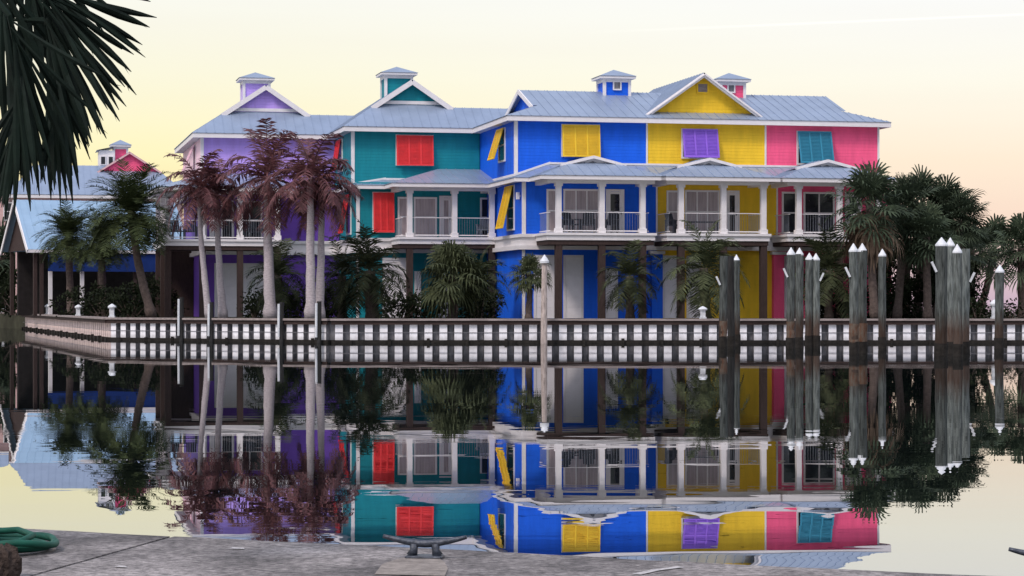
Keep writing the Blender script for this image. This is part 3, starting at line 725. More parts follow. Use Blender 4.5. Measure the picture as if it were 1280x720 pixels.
# ---- white dock pedestals
def pedestal(px, Y, h, label):
    root = empty('dock_pedestal', at(px, Y, LAND+0.07), 0, label, 'pedestal', 'white pedestals along the seawall')
    b = MB(); b.box((-0.11,-0.11,0),(0.11,0.11,h*0.68)); b.box((-0.15,-0.15,0.0),(0.15,0.15,0.08)); b.build('post', CAPW, root)
    b = MB(); b.tube([(0,0,h*0.681),(0,0,h*0.78),(0,0,h*0.86),(0,0,h)], [0.19,0.21,0.17,0.03], 10); b.build('head', CAPW, root)
pedestal(60, 142.4, 0.66, 'white pedestal at the far left of the receding seawall')
pedestal(98, 125.4, 0.62, 'white pedestal in the middle of the receding seawall, under the middle palm')
pedestal(140, 110.0, 0.66, 'white pedestal at the corner of the seawall, left of the leaning palm trunk')
pedestal(878.5, 100.9, 0.55, 'white pedestal on the seawall left of the capless pilings')
pedestal(4.5, 175.6, 0.55, 'small white pedestal on the yellowish seawall at the left edge')
pedestal(1243, 101.5, 0.85, 'white pedestal on the seawall beside the lone short piling')

# ------------------------------------------------------------------ palms
def pinnate(mb, base, az, el, L, droop, ll, n, rnd, lw=0.05, hang=0.35, rach=0.02):
    d = Vector((math.cos(az)*math.cos(el), math.sin(az)*math.cos(el), math.sin(el)))
    side0 = Vector((-math.sin(az), math.cos(az), 0))
    p = Vector(base); pts = [p.copy()]; dirs = [d.copy()]; K = 10
    for i in range(K):
        d = (d + Vector((0,0,-droop*(0.4+1.2*i/K)/K*2))).normalized()
        p = p + d*(L/K); pts.append(p.copy()); dirs.append(d.copy())
    mb.tube(pts, [rach*(1-0.85*i/K) for i in range(K+1)], 3, False)
    for i in range(n):
        t = 0.10 + 0.9*(i+rnd.random()*0.5)/n; f = t*K; k = min(K-1, int(f)); q = pts[k].lerp(pts[k+1], f-k); dd = dirs[k]
        sz = ll*(0.55+0.9*math.sin(math.pi*min(1, t*0.85+0.1))) * rnd.uniform(0.8, 1.15) * (1 if t < 0.9 else 0.75)
        for sgn in (-1, 1):
            v = (side0*sgn*1.0 + dd*rnd.uniform(0.45,0.85) + Vector((0,0,rnd.uniform(-hang, 0.25-hang*0.4)))).normalized()
            tip = q + v*sz + Vector((0,0,-hang*sz*0.5*rnd.random()))
            mid = q + v*sz*0.5
            wv = dd*lw*rnd.uniform(.8,1.2)
            mb.add([q-wv*0.4, q+wv*0.4, mid+wv*0.6, mid-wv*0.6, tip], [(0,1,2,3),(3,2,4)])

def fanleaf(mb, base, az, el, pet, rad, rnd, nseg=26, droop=0.5, spread=R(125), lw=0.055):
    d = Vector((math.cos(az)*math.cos(el), math.sin(az)*math.cos(el), math.sin(el)))
    hub = Vector(base) + d*pet + Vector((0,0,-0.12*pet*pet))
    mb.tube([base, Vector(base)+d*pet*0.5+Vector((0,0,-0.02)), hub], [0.02,0.016,0.012], 3, False)
    d = (d + Vector((0,0,-0.3))).normalized()
    s = Vector((-math.sin(az), math.cos(az), 0)); up = s.cross(d)*-1
    if up.z < 0: up = -up
    roll = rnd.uniform(-0.5,0.5); s, up = s*math.cos(roll)+up*math.sin(roll), up*math.cos(roll)-s*math.sin(roll)
    for i in range(nseg):
        a = -spread + 2*spread*i/(nseg-1) + rnd.uniform(-.03,.03)
        v = d*math.cos(a)+s*math.sin(a)
        L = rad*(0.72+0.28*math.cos(a*0.7))*rnd.uniform(.9,1.08)
        wv = (s*math.cos(a)-d*math.sin(a)).normalized()*lw
        fold = up*(0.15*rad*abs(math.sin(a)))
        m1 = hub+v*L*0.55+fold; m2 = hub+v*L*0.82+fold*0.9+Vector((0,0,-droop*L*0.12*rnd.uniform(.5,1.5)))
        tip = hub+v*L*0.97+fold*0.6+Vector((0,0,-droop*L*0.42*rnd.uniform(.5,1.5)))
        mb.add([hub, m1-wv, m1+wv, m2-wv*0.7, m2+wv*0.7, tip], [(0,1,2),(1,3,4,2),(3,5,4)])

def crown_pinnate(name, m_, n, L, droop, ll, nl, seed, els=(80,-35), lw=0.05, hang=0.35, rach=0.02):
    rnd = random.Random(seed); mb = MB()
    for i in range(n):
        t = i/(n-1); el = R(els[0]+(els[1]-els[0])*t + rnd.uniform(-9,9)); az = i*2.39996+rnd.uniform(-.25,.25)
        pinnate(mb, (0,0,rnd.uniform(-.1,.1)-0.15*t), az, el, L*rnd.uniform(.82,1.1), droop*rnd.uniform(.75,1.25), ll, nl, rnd, lw, hang, rach)
    return mb.mesh(name, m_)
def crown_fan(name, m_, n, pet, rad, seed, els=(85,-45), droop=0.5, nseg=26, lw=0.055):
    rnd = random.Random(seed); mb = MB()
    for i in range(n):
        t = i/(n-1); el = R(els[0]+(els[1]-els[0])*t+rnd.uniform(-8,8)); az = i*2.39996+rnd.uniform(-.3,.3)
        fanleaf(mb, (0,0,-0.25*t), az, el, pet*rnd.uniform(.5,1.35), rad*rnd.uniform(.85,1.1), rnd, nseg, droop, lw=lw)
    return mb.mesh(name, m_)
M_ROY = [crown_pinnate('royal_crown', L_ROYAL, 24, 2.8, 1.15, 0.55, 40, 11+s, (82,-26), 0.05, 0.6, 0.05) for s in (0,1,2)]
M_PHO = [crown_pinnate('date_crown', L_PHOE, 88, 2.6, 0.82, 0.43, 34, 31+s, (74,-26), 0.042, 0.12) for s in (0,1)]
M_BSH = [crown_pinnate('bush_crown', L_DARK, 32, 2.15, 1.1, 0.46, 28, 51+s, (84,-40), 0.045, 0.4) for s in (0,1,2)]
M_FAN = [crown_fan('fan_crown', L_FAN, 40, 1.05, 1.12, 71+s, (88,-45), 0.38, 18, 0.048) for s in (0,1,2)]
M_FBU = [crown_fan('fan_bush_crown', L_DARK, 44, 0.85, 0.9, 81+s, (88,-45), 1.0, 20, 0.042) for s in (0,1)]
M_DEADF = crown_fan('dead_fronds', L_DEAD, 20, 0.75, 1.0, 95, (-48,-82), 0.9, 14)

def palm(name, label, base, top, r0, r1, crown, cs, mtrunk, group, rz=0, dead=False, shaft=False, bulge=1.0, cat='palm tree', csz=None):
    base = Vector(base); top = Vector(top); h = top-base
    root = empty(name, base, 0, label, cat, group)
    rnd = random.Random(label); K = 14; pts = []; rad = []
    for i in range(K+1):
        t = i/K; bow = math.sin(t*math.pi*0.5)
        pts.append(Vector((h.x*(0.35*t+0.65*bow), h.y*t, h.z*t)) + Vector((rnd.uniform(-.015,.015), 0, 0)))
        rr = r0+(r1-r0)*t + (bulge-1)*r0*math.sin(math.pi*min(1, t*1.3))*0.5
        if t < 0.08: rr *= 1.25
        rad.append(rr*rnd.uniform(.95,1.05))
    b = MB(); b.tube(pts, rad, 12); b.build('trunk', mtrunk, root, smooth=True)
    if shaft:
        b = MB(); b.tube([h, h+Vector((0,0,0.35)), h+Vector((0.0,0,0.95))], [r1*1.15, r1*1.2, r1*0.55], 10); b.build('crownshaft', SHAFT, root, smooth=True)
    c = bpy.data.objects.new('crown', crown); COL.objects.link(c); c.parent = root
    c.location = h + Vector((0,0,0.85 if shaft else 0)); c.scale = csz or (cs,cs,cs); c.rotation_euler = (0,0,rz)
    if dead:
        c = bpy.data.objects.new('dead_fronds', M_DEADF); COL.objects.link(c); c.parent = root; c.location = h+Vector((0,0,-0.15)); c.scale = (cs*1.15,)*3
    return root
def palm_px(name, label, bx, tx, ty, Y, r0, r1, crown, cs, mt, group, **k):
    return palm(name, label, at(bx, Y, LAND-0.02), at(tx, Y+k.pop('dy', 0), py=ty), r0, r1, crown, cs, mt, group, **k)
RG = 'reddish brown royal palms in front of the purple house'
palm_px('royal_palm', 'slim royal palm with reddish crown, leftmost of the pale trunks', 262, 249, 258, 107.5, .17, .10, M_ROY[0], 0.84, ROYALT, RG, shaft=True, rz=0.4)
palm_px('royal_palm', 'second royal palm from the left, its trunk leaning beside the leftmost', 279, 271, 263, 108.5, .20, .11, M_ROY[1], 0.74, ROYALT, RG, shaft=True, rz=1.4)
palm_px('royal_palm', 'royal palm with the thickest pale trunk, standing apart in the middle', 338, 334, 246, 106.5, .27, .16, M_ROY[2], 1.02, ROYALT, RG, shaft=True, rz=2.2, bulge=1.15)
palm_px('royal_palm', 'royal palm with a tall pale trunk and wide crown, left of the twin trunks', 388.5, 388, 246, 104.5, .24, .15, M_ROY[0], 1.0, ROYALT, RG, shaft=True, rz=3.0, bulge=1.1)
palm_px('royal_palm', 'royal palm half hidden behind the wide crowned one, right of the twin trunks', 399, 402, 262, 106.0, .24, .12, M_ROY[1], 0.80, ROYALT, RG, shaft=True, rz=4.0)
DG = 'date palms by the open-sided pavilion'
palm_px('date_palm', 'largest dark green date palm with a leaning trunk at the left', 190, 164, 264, 119, .24, .19, M_PHO[0], 1.15, BARK, DG, bulge=1.0)
palm_px('date_palm', 'date palm with a small round crown, farthest left of the pavilion palms', 89, 86, 294, 138, .24, .20, M_PHO[1], 0.95, BARK, DG)
palm_px('date_palm', 'date palm between the larger leaning palm and the leftmost small one', 129, 127, 302, 133, .24, .20, M_PHO[0], 0.82, BARK, DG, rz=2.0)
SG = 'low palms planted in front of the houses'
palm_px('bush_palm', 'drooping bushy palm between the thick trunk and the twin trunks', 348, 348, 345, 112, .22, .2, M_BSH[0], 1.0, BARK, SG)
palm_px('bush_palm', 'broad bushy palm with a stout short trunk left of the teal house garage', 466, 462, 338, 108, .30, .28, M_BSH[1], 1.2, BARK, SG)
palm_px('bush_palm', 'dark bushy palm close behind the twin pale trunks, under the teal corner', 428, 428, 345, 111, .2, .2, M_BSH[2], 1.0, BARK, SG)
palm_px('bush_palm', 'bushy fan-leaved palm under the teal porch, left of its deep blue neighbour wall', 565, 566, 344, 108, .20, .2, M_FBU[0], 1.2, BARK, SG)
palm_px('bush_palm', 'rounded dark palm in the corner between the teal and blue houses', 598, 598, 352, 112, .2, .18, M_BSH[2], 0.9, BARK, SG)
palm_px('bush_palm', 'small slender palm with a tuft crown before the blue house garage doors', 661, 662, 342, 105, .16, .13, M_FBU[1], 0.62, BARK, SG)
palm_px('bush_palm', 'shaggy low palm before the middle of the blue house', 788, 787, 345, 107, .2, .18, M_BSH[0], 0.92, BARK, SG)
palm_px('bush_palm', 'tall shaggy palm before the yellow house, left of the capless pilings', 884, 880, 335, 106, .2, .2, M_BSH[2], 1.15, BARK, SG)
palm_px('bush_palm', 'dark palm under the pink balcony behind the paired pilings', 1036, 1036, 338, 109, .2, .2, M_BSH[1], 1.15, BARK, SG)
FG = 'fan palms at the right end of the island'
palm_px('fan_palm', 'fan palm with a skirt of brown dead fronds beside the pink house', 1094, 1087, 256, 106.5, .2, .19, M_FAN[0], 1.12, BARK, FG, dead=True)
palm_px('fan_palm', 'fan palm with a bare grey trunk just right of the skirted fan palm', 1121, 1130, 262, 109, .2, .16, M_FAN[1], 0.95, BARK, FG)
palm_px('fan_palm', 'tall fan palm at the middle of the right-hand palm mass', 1146, 1152, 256, 112, .2, .17, M_FAN[2], 1.05, BARK, FG)
palm_px('fan_palm', 'fan palm leaning right behind the cluster of four pilings', 1170, 1184, 262, 111, .2, .17, M_FAN[0], 0.92, BARK, FG, rz=2)
palm_px('fan_palm', 'lower fan palm in front of the right-hand palm mass', 1160, 1158, 296, 108, .2, .18, M_FAN[1], 0.9, BARK, FG, rz=1)
palm_px('fan_palm', 'fan palm at the outer right shoulder of the palm mass, above the cluster of four', 1192, 1200, 276, 110, .2, .17, M_FAN[2], 0.8, BARK, FG, rz=5)
palm_px('fan_palm', 'lowest fan palm behind the cluster of four pilings', 1186, 1186, 318, 113, .2, .17, M_FAN[0], 0.95, BARK, FG, rz=0.7)
palm_px('fan_palm', 'fan palm deep inside the right-hand palm mass, behind the bare grey trunk', 1132, 1134, 298, 113, .2, .17, M_FAN[2], 0.95, BARK, FG, rz=2.4)
palm_px('fan_palm', 'low dark fan palm right of the cluster of four pilings', 1214, 1214, 312, 118, .2, .18, M_FAN[2], 0.85, BARK, FG, rz=3)
palm_px('fan_palm', 'spreading fan palm above the pale gap near the right edge', 1222, 1242, 310, 122, .2, .16, M_FAN[0], 0.95, BARK, FG, rz=4)
palm_px('fan_palm', 'fan palm cut by the right edge of the picture', 1278, 1277, 310, 116, .24, .2, M_FAN[1], 0.95, BARK, FG, rz=5)

# ---- shrubs
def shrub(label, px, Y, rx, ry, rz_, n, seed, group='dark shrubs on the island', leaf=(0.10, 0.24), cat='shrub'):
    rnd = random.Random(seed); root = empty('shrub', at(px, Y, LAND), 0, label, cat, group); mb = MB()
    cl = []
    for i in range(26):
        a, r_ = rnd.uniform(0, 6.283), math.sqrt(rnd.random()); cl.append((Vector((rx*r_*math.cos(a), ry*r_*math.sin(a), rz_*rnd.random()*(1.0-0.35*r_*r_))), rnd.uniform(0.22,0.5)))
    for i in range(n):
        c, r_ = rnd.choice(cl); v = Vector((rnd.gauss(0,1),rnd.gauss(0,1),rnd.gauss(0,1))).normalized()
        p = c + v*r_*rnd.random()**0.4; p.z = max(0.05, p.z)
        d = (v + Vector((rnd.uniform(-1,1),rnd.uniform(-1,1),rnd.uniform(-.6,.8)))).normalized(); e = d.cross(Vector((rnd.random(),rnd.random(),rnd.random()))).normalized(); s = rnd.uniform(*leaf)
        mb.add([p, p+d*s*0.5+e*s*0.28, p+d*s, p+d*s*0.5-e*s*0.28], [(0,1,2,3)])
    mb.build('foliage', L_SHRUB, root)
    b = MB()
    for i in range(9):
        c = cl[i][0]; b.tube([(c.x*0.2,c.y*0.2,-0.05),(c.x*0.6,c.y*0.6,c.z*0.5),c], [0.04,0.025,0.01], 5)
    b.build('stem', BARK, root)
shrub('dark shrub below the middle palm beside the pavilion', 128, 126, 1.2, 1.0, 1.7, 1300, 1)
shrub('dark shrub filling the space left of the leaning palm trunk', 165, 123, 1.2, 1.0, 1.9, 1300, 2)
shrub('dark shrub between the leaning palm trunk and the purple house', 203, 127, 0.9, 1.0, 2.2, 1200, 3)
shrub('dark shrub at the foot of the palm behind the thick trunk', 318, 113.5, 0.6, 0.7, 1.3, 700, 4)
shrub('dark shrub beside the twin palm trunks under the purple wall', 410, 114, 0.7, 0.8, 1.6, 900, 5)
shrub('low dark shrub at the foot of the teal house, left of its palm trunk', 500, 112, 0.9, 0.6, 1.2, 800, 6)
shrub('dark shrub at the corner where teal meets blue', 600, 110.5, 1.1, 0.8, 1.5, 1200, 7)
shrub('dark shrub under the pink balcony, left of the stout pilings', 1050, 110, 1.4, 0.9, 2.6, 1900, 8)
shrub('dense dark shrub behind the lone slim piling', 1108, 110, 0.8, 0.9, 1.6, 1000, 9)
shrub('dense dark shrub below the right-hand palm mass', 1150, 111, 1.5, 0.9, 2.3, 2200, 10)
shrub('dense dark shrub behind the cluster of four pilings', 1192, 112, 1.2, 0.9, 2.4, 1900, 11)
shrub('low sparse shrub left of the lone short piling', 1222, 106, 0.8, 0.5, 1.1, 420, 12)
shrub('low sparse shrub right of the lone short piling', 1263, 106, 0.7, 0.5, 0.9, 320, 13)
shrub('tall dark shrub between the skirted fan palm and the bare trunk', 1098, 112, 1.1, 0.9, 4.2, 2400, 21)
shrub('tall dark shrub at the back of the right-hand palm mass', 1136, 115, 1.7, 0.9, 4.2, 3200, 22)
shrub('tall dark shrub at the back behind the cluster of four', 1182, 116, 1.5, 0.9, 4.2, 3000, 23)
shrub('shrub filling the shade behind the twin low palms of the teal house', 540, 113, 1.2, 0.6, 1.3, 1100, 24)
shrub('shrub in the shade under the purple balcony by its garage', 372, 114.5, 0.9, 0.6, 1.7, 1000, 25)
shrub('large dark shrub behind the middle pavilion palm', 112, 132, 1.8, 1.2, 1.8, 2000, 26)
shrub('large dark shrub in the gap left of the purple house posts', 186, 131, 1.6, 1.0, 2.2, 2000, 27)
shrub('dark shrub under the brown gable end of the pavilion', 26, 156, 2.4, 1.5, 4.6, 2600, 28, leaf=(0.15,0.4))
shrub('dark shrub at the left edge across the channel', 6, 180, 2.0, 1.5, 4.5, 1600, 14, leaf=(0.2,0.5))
palm_px('fan_palm', 'dark palm half cut by the left edge across the channel', 2, 2, 322, 182, .3, .25, M_FAN[2], 1.75, BARK, 'palms across the channel')
palm_px('fan_palm', 'dark palm by the channel mouth, just left of the pavilion posts', 20, 19, 345, 184, .3, .25, M_FAN[0], 1.35, BARK, 'palms across the channel')

# ------------------------------------------------------------------ left pavilion and pink house behind it
def at_l(px, Y, py): return at(px, Y, py=py)
def pavilion():
    Y = 142.0; o = at(40, Y, LAND); root = empty('pavilion', o, R(24), 'open-sided pavilion with light blue metal roof and navy valance at the left', 'pavilion')
    s = F/Y; W = (215-40)/s/math.cos(R(24))*1.06; D = 7.0
    ze = EYE + (HZ-312)/s - LAND; zr = EYE + (HZ-250)/(s*0.975) - LAND
    roof('roof', [[(-0.4,-0.6,ze),(W,-0.6,ze),(W,D/2,zr),(-0.4,D/2,zr)], [(-0.4,D+0.6,ze),(-0.4,D/2,zr),(W,D/2,zr),(W,D+0.6,ze)]], BLUEMETAL, root)
    t = MB(); t.bar((-0.42,-0.6,ze-0.12),(-0.42,D/2,zr-0.12),0.07,0.26); t.bar((-0.42,D+0.6,ze-0.12),(-0.42,D/2,zr-0.12),0.07,0.26); t.box((-0.4,-0.62,ze-0.2),(W,-0.58,ze-0.01)); t.build('fascia', WHITE, root)
    g = MB(); g.poly([(0,-0.3,ze),(0,D/2,zr-0.15),(0,D+0.3,ze)]); g.build('gable', BROWN, root)
    v = MB(); v.box((0.9,-0.52,ze-1.35),(W-1.6,-0.46,ze-0.25)); v.build('valance', NAVY, root)
    for i, x in enumerate((0.15, 0.55, 1.1, 3.1, 4.2, 6.5, 8.0)):
        b = MB(); b.box((x-0.11,-0.3,0),(x+0.11,-0.08,ze)); b.build('post', WHITE if i in (2,3) else BROWN, root)
    for x in (0.15, 3.1, 6.5):
        b = MB(); b.box((x-0.11,D-0.3,0),(x+0.11,D-0.08,ze)); b.build('post', BROWN, root)
    b = MB(); b.box((0.4,D-1.0,0),(W,D-0.6,ze)); b.build('shade_backdrop', mat('shaded_plank', (0.025,0.022,0.022),0.8,0.3,2.0), root)  # near-black sheet added for the darkness inside the pavilion
pavilion()
def pinkhouse():
    Y = 160.0; s = F/Y; o = at(20, Y, LAND); root = empty('house', o, TH, 'pink house with grey roof and pink gable far behind the pavilion', 'house')
    W = (222-20)/s/CT; D = 9.0
    ze = EYE + (HZ-243)/s - LAND; zr = EYE + (HZ-206)/(s*0.972) - LAND
    w_ = MB(); w_.box((0,0,0),(W,D,ze-0.15)); w_.build('wall', PALEW, root)
    roof('roof', [[(-0.5,-0.5,ze),(W+0.5,-0.5,ze),(W-1.8,D/2,zr),(1.2,D/2,zr)], [(-0.5,-0.5,ze),(1.2,D/2,zr),(-0.5,D+0.5,ze)], [(W+0.5,-0.5,ze),(W+0.5,D+0.5,ze),(W-1.8,D/2,zr)], [(-0.5,D+0.5,ze),(1.2,D/2,zr),(W-1.8,D/2,zr),(W+0.5,D+0.5,ze)]], METAL, root)
    f = MB(); f.box((-0.48,-0.47,ze-0.25),(W+0.48,-0.44,ze-0.02)); f.box((-0.48,-0.439,ze-0.25),(-0.45,D+0.47,ze-0.02)); f.box((-0.449,-0.438,ze-0.15),(W+0.44,D+0.4,ze-0.11)); f.build('fascia', WHITE, root)
    K = (160-20)/s/CT; yg = D/2-0.9
    hb = 2.1; zb = EYE+(HZ-212)/(s*0.975)-LAND; zt_ = EYE+(HZ-189)/(s*0.975)-LAND
    g = MB(); g.poly([(K-hb,yg,zb-0.3),(K+hb,yg,zb-0.3),(K+hb,yg,zb),(K,yg,zt_),(K-hb,yg,zb)]); go = g.build('gable', PINK, root)
    roof('gable_roof', [[(K-hb-0.2,yg-0.25,zb-0.1),(K,yg-0.25,zt_+0.04),(K,yg+4,zt_+0.04),(K-hb-0.2,yg+4,zb-0.1)],[(K+hb+0.2,yg-0.25,zb-0.1),(K+hb+0.2,yg+4,zb-0.1),(K,yg+4,zt_+0.04),(K,yg-0.25,zt_+0.04)]], METAL, go, seams=False)
    t = MB(); t.bar((K-hb-0.2,yg-0.26,zb-0.18),(K,yg-0.26,zt_-0.05),0.05,0.12); t.bar((K+hb+0.2,yg-0.26,zb-0.18),(K,yg-0.26,zt_-0.05),0.05,0.12); t.build('rake_trim', mat('pink_trim',(0.7,0.45,0.45)), go)
    cupola(root, K-0.55, D/2+1.2, zb, zt_+0.62, PINK, 0.95)
    # pale dormer block left of the cupola with two dark windows
    d = MB(); d.box((K-2.1,D/2+0.3,zb-0.4),(K-1.0,D/2+3.2,zt_+0.2)); do = d.build('dormer', WHITE, root)
    roof('dormer_roof', [[(K-2.3,D/2+0.1,zt_+0.2),(K-0.9,D/2+0.1,zt_+0.5),(K-0.9,D/2+3.4,zt_+0.5),(K-2.3,D/2+3.4,zt_+0.2)]], METAL, do, seams=False)
    for x in (K-1.83, K-1.28): window(do, front(x, D/2+0.3), 0.3, zb+0.5, 0.55, GLASS, 1, rail=False, frame=0.05)
    for x in (0.9,): window(root, front(x, 0), 0.9, 4.6, 1.2, GLASS, 1)
pinkhouse()
def farhouse():
    Y = 205.0; s = F/Y; o = at(-60, Y, LAND); root = empty('house', o, TH, 'pale pink house glimpsed behind the near frond at the left edge', 'house')
    W = (26+60)/s/CT; zt_ = EYE+(HZ-238)/s-LAND
    w_ = MB(); w_.box((0,0,0),(W,6,zt_)); w_.build('wall', PALEW, root)
    roof('roof', [[(-0.5,-0.5,zt_),(W+0.5,-0.5,zt_),(W-2,3,zt_+1.4),(2,3,zt_+1.4)],[(W+0.5,-0.5,zt_),(W+0.5,6.5,zt_),(W-2,3,zt_+1.4)],[(-0.5,6.5,zt_),(-0.5,-0.5,zt_),(2,3,zt_+1.4)],[(W+0.5,6.5,zt_),(-0.5,6.5,zt_),(2,3,zt_+1.4),(W-2,3,zt_+1.4)]], METAL, root)
    f = MB(); f.box((-0.5,-0.48,zt_-0.25),(W+0.5,-0.45,zt_-0.02)); f.build('fascia', WHITE, root)
    window(root, front(W-1.3, 0), 0.9, zt_-2.6, 1.5, GLASS, 1)
farhouse()

# ------------------------------------------------------------------ near dock
DZ = 0.65; DE = EYE-DZ
def dk(px, py):      # point on the dock top seen at a pixel
    d = F*DE/(py-HZ); return Vector(((px-640)/F*d, d, DZ))
def dock_mat():
    m = bpy.data.materials.new('weathered_concrete'); m.use_nodes = True
    nt = m.node_tree; N = nt.nodes; L = nt.links; b = N['Principled BSDF']; b.inputs['Roughness'].default_value = 0.85
    tc = N.new('ShaderNodeTexCoord')
    def nz(sc, det, rough=0.6):
        n = N.new('ShaderNodeTexNoise'); n.inputs['Scale'].default_value = sc; n.inputs['Detail'].default_value = det; n.inputs['Roughness'].default_value = rough
        L.new(tc.outputs['Object'], n.inputs['Vector']); return n
    a = nz(1.6, 8, 0.7); c = nz(28, 6, 0.75); e = nz(120, 3, 0.6)
    r1 = N.new('ShaderNodeValToRGB'); r1.color_ramp.elements[0].position = 0.38; r1.color_ramp.elements[1].position = 0.64
    r1.color_ramp.elements[0].color = (0.095, 0.089, 0.089, 1); r1.color_ramp.elements[1].color = (0.34, 0.322, 0.315, 1); L.new(a.outputs['Fac'], r1.inputs['Fac'])
    r2 = N.new('ShaderNodeValToRGB'); r2.color_ramp.elements[0].position = 0.36; r2.color_ramp.elements[1].position = 0.64
    r2.color_ramp.elements[0].color = (0.30, 0.29, 0.30, 1); r2.color_ramp.elements[1].color = (1.4, 1.37, 1.36, 1); L.new(c.outputs['Fac'], r2.inputs['Fac'])
    mx = N.new('ShaderNodeMixRGB'); mx.blend_type = 'MULTIPLY'; mx.inputs[0].default_value = 1; L.new(r1.outputs[0], mx.inputs[1]); L.new(r2.outputs[0], mx.inputs[2])
    L.new(mx.outputs[0], b.inputs['Base Color'])
    ad = N.new('ShaderNodeMath'); ad.operation = 'ADD'; L.new(c.outputs['Fac'], ad.inputs[0]); L.new(e.outputs['Fac'], ad.inputs[1])
    bp = N.new('ShaderNodeBump'); bp.inputs['Strength'].default_value = 0.7; bp.inputs['Distance'].default_value = 0.012; L.new(ad.outputs[0], bp.inputs['Height']); L.new(bp.outputs[0], b.inputs['Normal'])
    return m
CONC = dock_mat()
E0, E1, E2, E3, E4 = dk(-330, 642), dk(205, 669.5), dk(590, 688), dk(880, 703.5), dk(1420, 728)
J0, J1 = dk(215, 670.4), dk(45, 718)
jd = (J1-J0).normalized(); J2 = J0 + jd*14
jn = Vector((jd.y, -jd.x, 0)).normalized()*0.011
if jn.x < 0: jn = -jn
def slab(pts, name='dock'):
    mb = MB(); n = len(pts); mb.poly([(p.x,p.y,DZ) for p in pts])
    mb.poly([(p.x,p.y,-1.2) for p in reversed(pts)])
    for i in range(n):
        a, b = pts[i], pts[(i+1)%n]; mb.poly([(a.x,a.y,-1.2),(b.x,b.y,-1.2),(b.x,b.y,DZ),(a.x,a.y,DZ)])
    o = mb.build(name, CONC); struct(o); return o
def jag(a, b, n, amp, seed):
    rnd = random.Random(seed); out = [a]; d = (b-a); nn = Vector((-d.y, d.x, 0)).normalized()
    for i in range(1, n): out.append(a + d*i/n + nn*rnd.uniform(-amp, amp))
    return out
slab(jag(E0, J0-jn, 10, 0.012, 1) + [J0-jn, J2-jn, Vector((-8, -3, 0))])
slab([J2+jn, J0+jn] + jag(J0+jn, E2, 10, 0.010, 2)[1:] + jag(E2, E3, 9, 0.016, 3) + jag(E3, E4, 9, 0.016, 4) + [E4, Vector((9, -3, 0))])
j = MB(); j.bar((J0+J2)/2 - (J2-J0)/2 + Vector((0,0,-0.05)), J2 + Vector((0,0,-0.05)), 0.026, 0.06); struct(j.build('dock_joint', GROWTH))
rnd = random.Random(5); patch = [dk(*p) for p in ((468,719),(478,706),(497,700),(520,697),(548,698),(556,704),(560,712),(556,721))]
mb = MB(); mb.poly([(p.x,p.y,DZ+0.004) for p in patch]); struct(mb.build('concrete_patch', mat('pale_concrete', (0.25,0.225,0.205), 0.9, 0.4, 14, bump=0.5, bscale=60)))
mb = MB()
for a, b in (((795,719),(820,713.5)), ((820,713.5),(852,709.5))):
    p, q = dk(*a), dk(*b); d = (q-p).normalized(); n_ = Vector((-d.y,d.x,0))*0.020
    mb.poly([(*(p-n_).xy,DZ+0.004),(*(q-n_).xy,DZ+0.004),(*(q+n_).xy,DZ+0.004),(*(p+n_).xy,DZ+0.004)])
struct(mb.build('paint_mark', mat('worn_white_paint', (0.42,0.41,0.41), 0.8, 0.5, 40)))
# thin worn flecks
mb = MB()
for (px, py, w_) in ((297,686,10),(152,709,8),(560,676.5,0)):
    if w_:
        p, q = dk(px-w_, py), dk(px+w_, py+0.5); mb.poly([(p.x,p.y-0.02,DZ+0.004),(q.x,q.y-0.03,DZ+0.004),(q.x-0.01,q.y+0.02,DZ+0.004),(p.x+0.01,p.y+0.03,DZ+0.004)])
struct(mb.build('paint_fleck', MATS['worn_white_paint']))

def cleat(px, py, label, rz, scale=1.0):
    o = dk(px, py); root = empty('mooring_cleat', o, rz, label, 'cleat', 'iron mooring cleats on the dock edge'); root.scale = (scale,)*3
    b = MB(); b.box((-0.078,-0.045,0),(0.078,0.045,0.014)); b.build('base', IRON, root, bevel=0.005)
    for s in (-1,1):
        b = MB(); b.tube([(s*0.055,0,0.012),(s*0.047,0,0.035),(s*0.045,0,0.062)], [0.024,0.017,0.019], 12); b.build('leg', IRON, root, smooth=True)
    h = MB(); n = 21; pts = []; rr = []
    for i in range(n):
        t = -1+2*i/(n-1); x = 0.178*t; pts.append((x, 0, 0.062+0.030*abs(t)**1.6)); rr.append(0.0165-0.0085*abs(t)**1.5)
    h.tube(pts, rr, 12); h.build('horn', IRON, root, smooth=True)
    for s in (-1,1):
        b = MB(); b.tube([(s*0.047,0,0.068),(s*0.047,0,0.083)], [0.012,0.006], 10); b.build('bolt', IRON, root, smooth=True)
cleat(531, 698, 'dark iron mooring cleat on the pale concrete patch', R(-8))
cleat(1318, 716, 'dark iron mooring cleat cut off by the right edge of the picture', R(-8))

# coil of green hose
rnd = random.Random(3); mb = MB(); pts = []
o = dk(10, 688); turns = 3.4; n = 150
for i in range(n):
    t = i/(n-1); a = t*turns*6.283+2.2; r_ = 0.19-0.03*math.sin(t*7)-0.05*(t > 0.6)*(t-0.6)
    pts.append((r_*math.cos(a)*1.0, r_*1.25*math.sin(a), 0.016+0.035*t+0.014*math.sin(a*1.5+1)*t+0.01*math.sin(3*a)*t))
mb.tube(pts, 0.0145, 10)
hz = empty('garden_hose', o, 0.3, 'coil of dark green hose lying on the dock at the left edge', 'hose')
mb.build('coil', HOSE, hz, smooth=True)
mb = MB(); mb.tube([(-0.22,0.16,0.04),(-0.08,0.19,0.065),(0.05,0.08,0.08),(0.10,-0.08,0.07),(0.03,-0.2,0.055),(-0.2,-0.26,0.03)], 0.0145, 10); mb.build('loose_end', HOSE, hz, smooth=True)
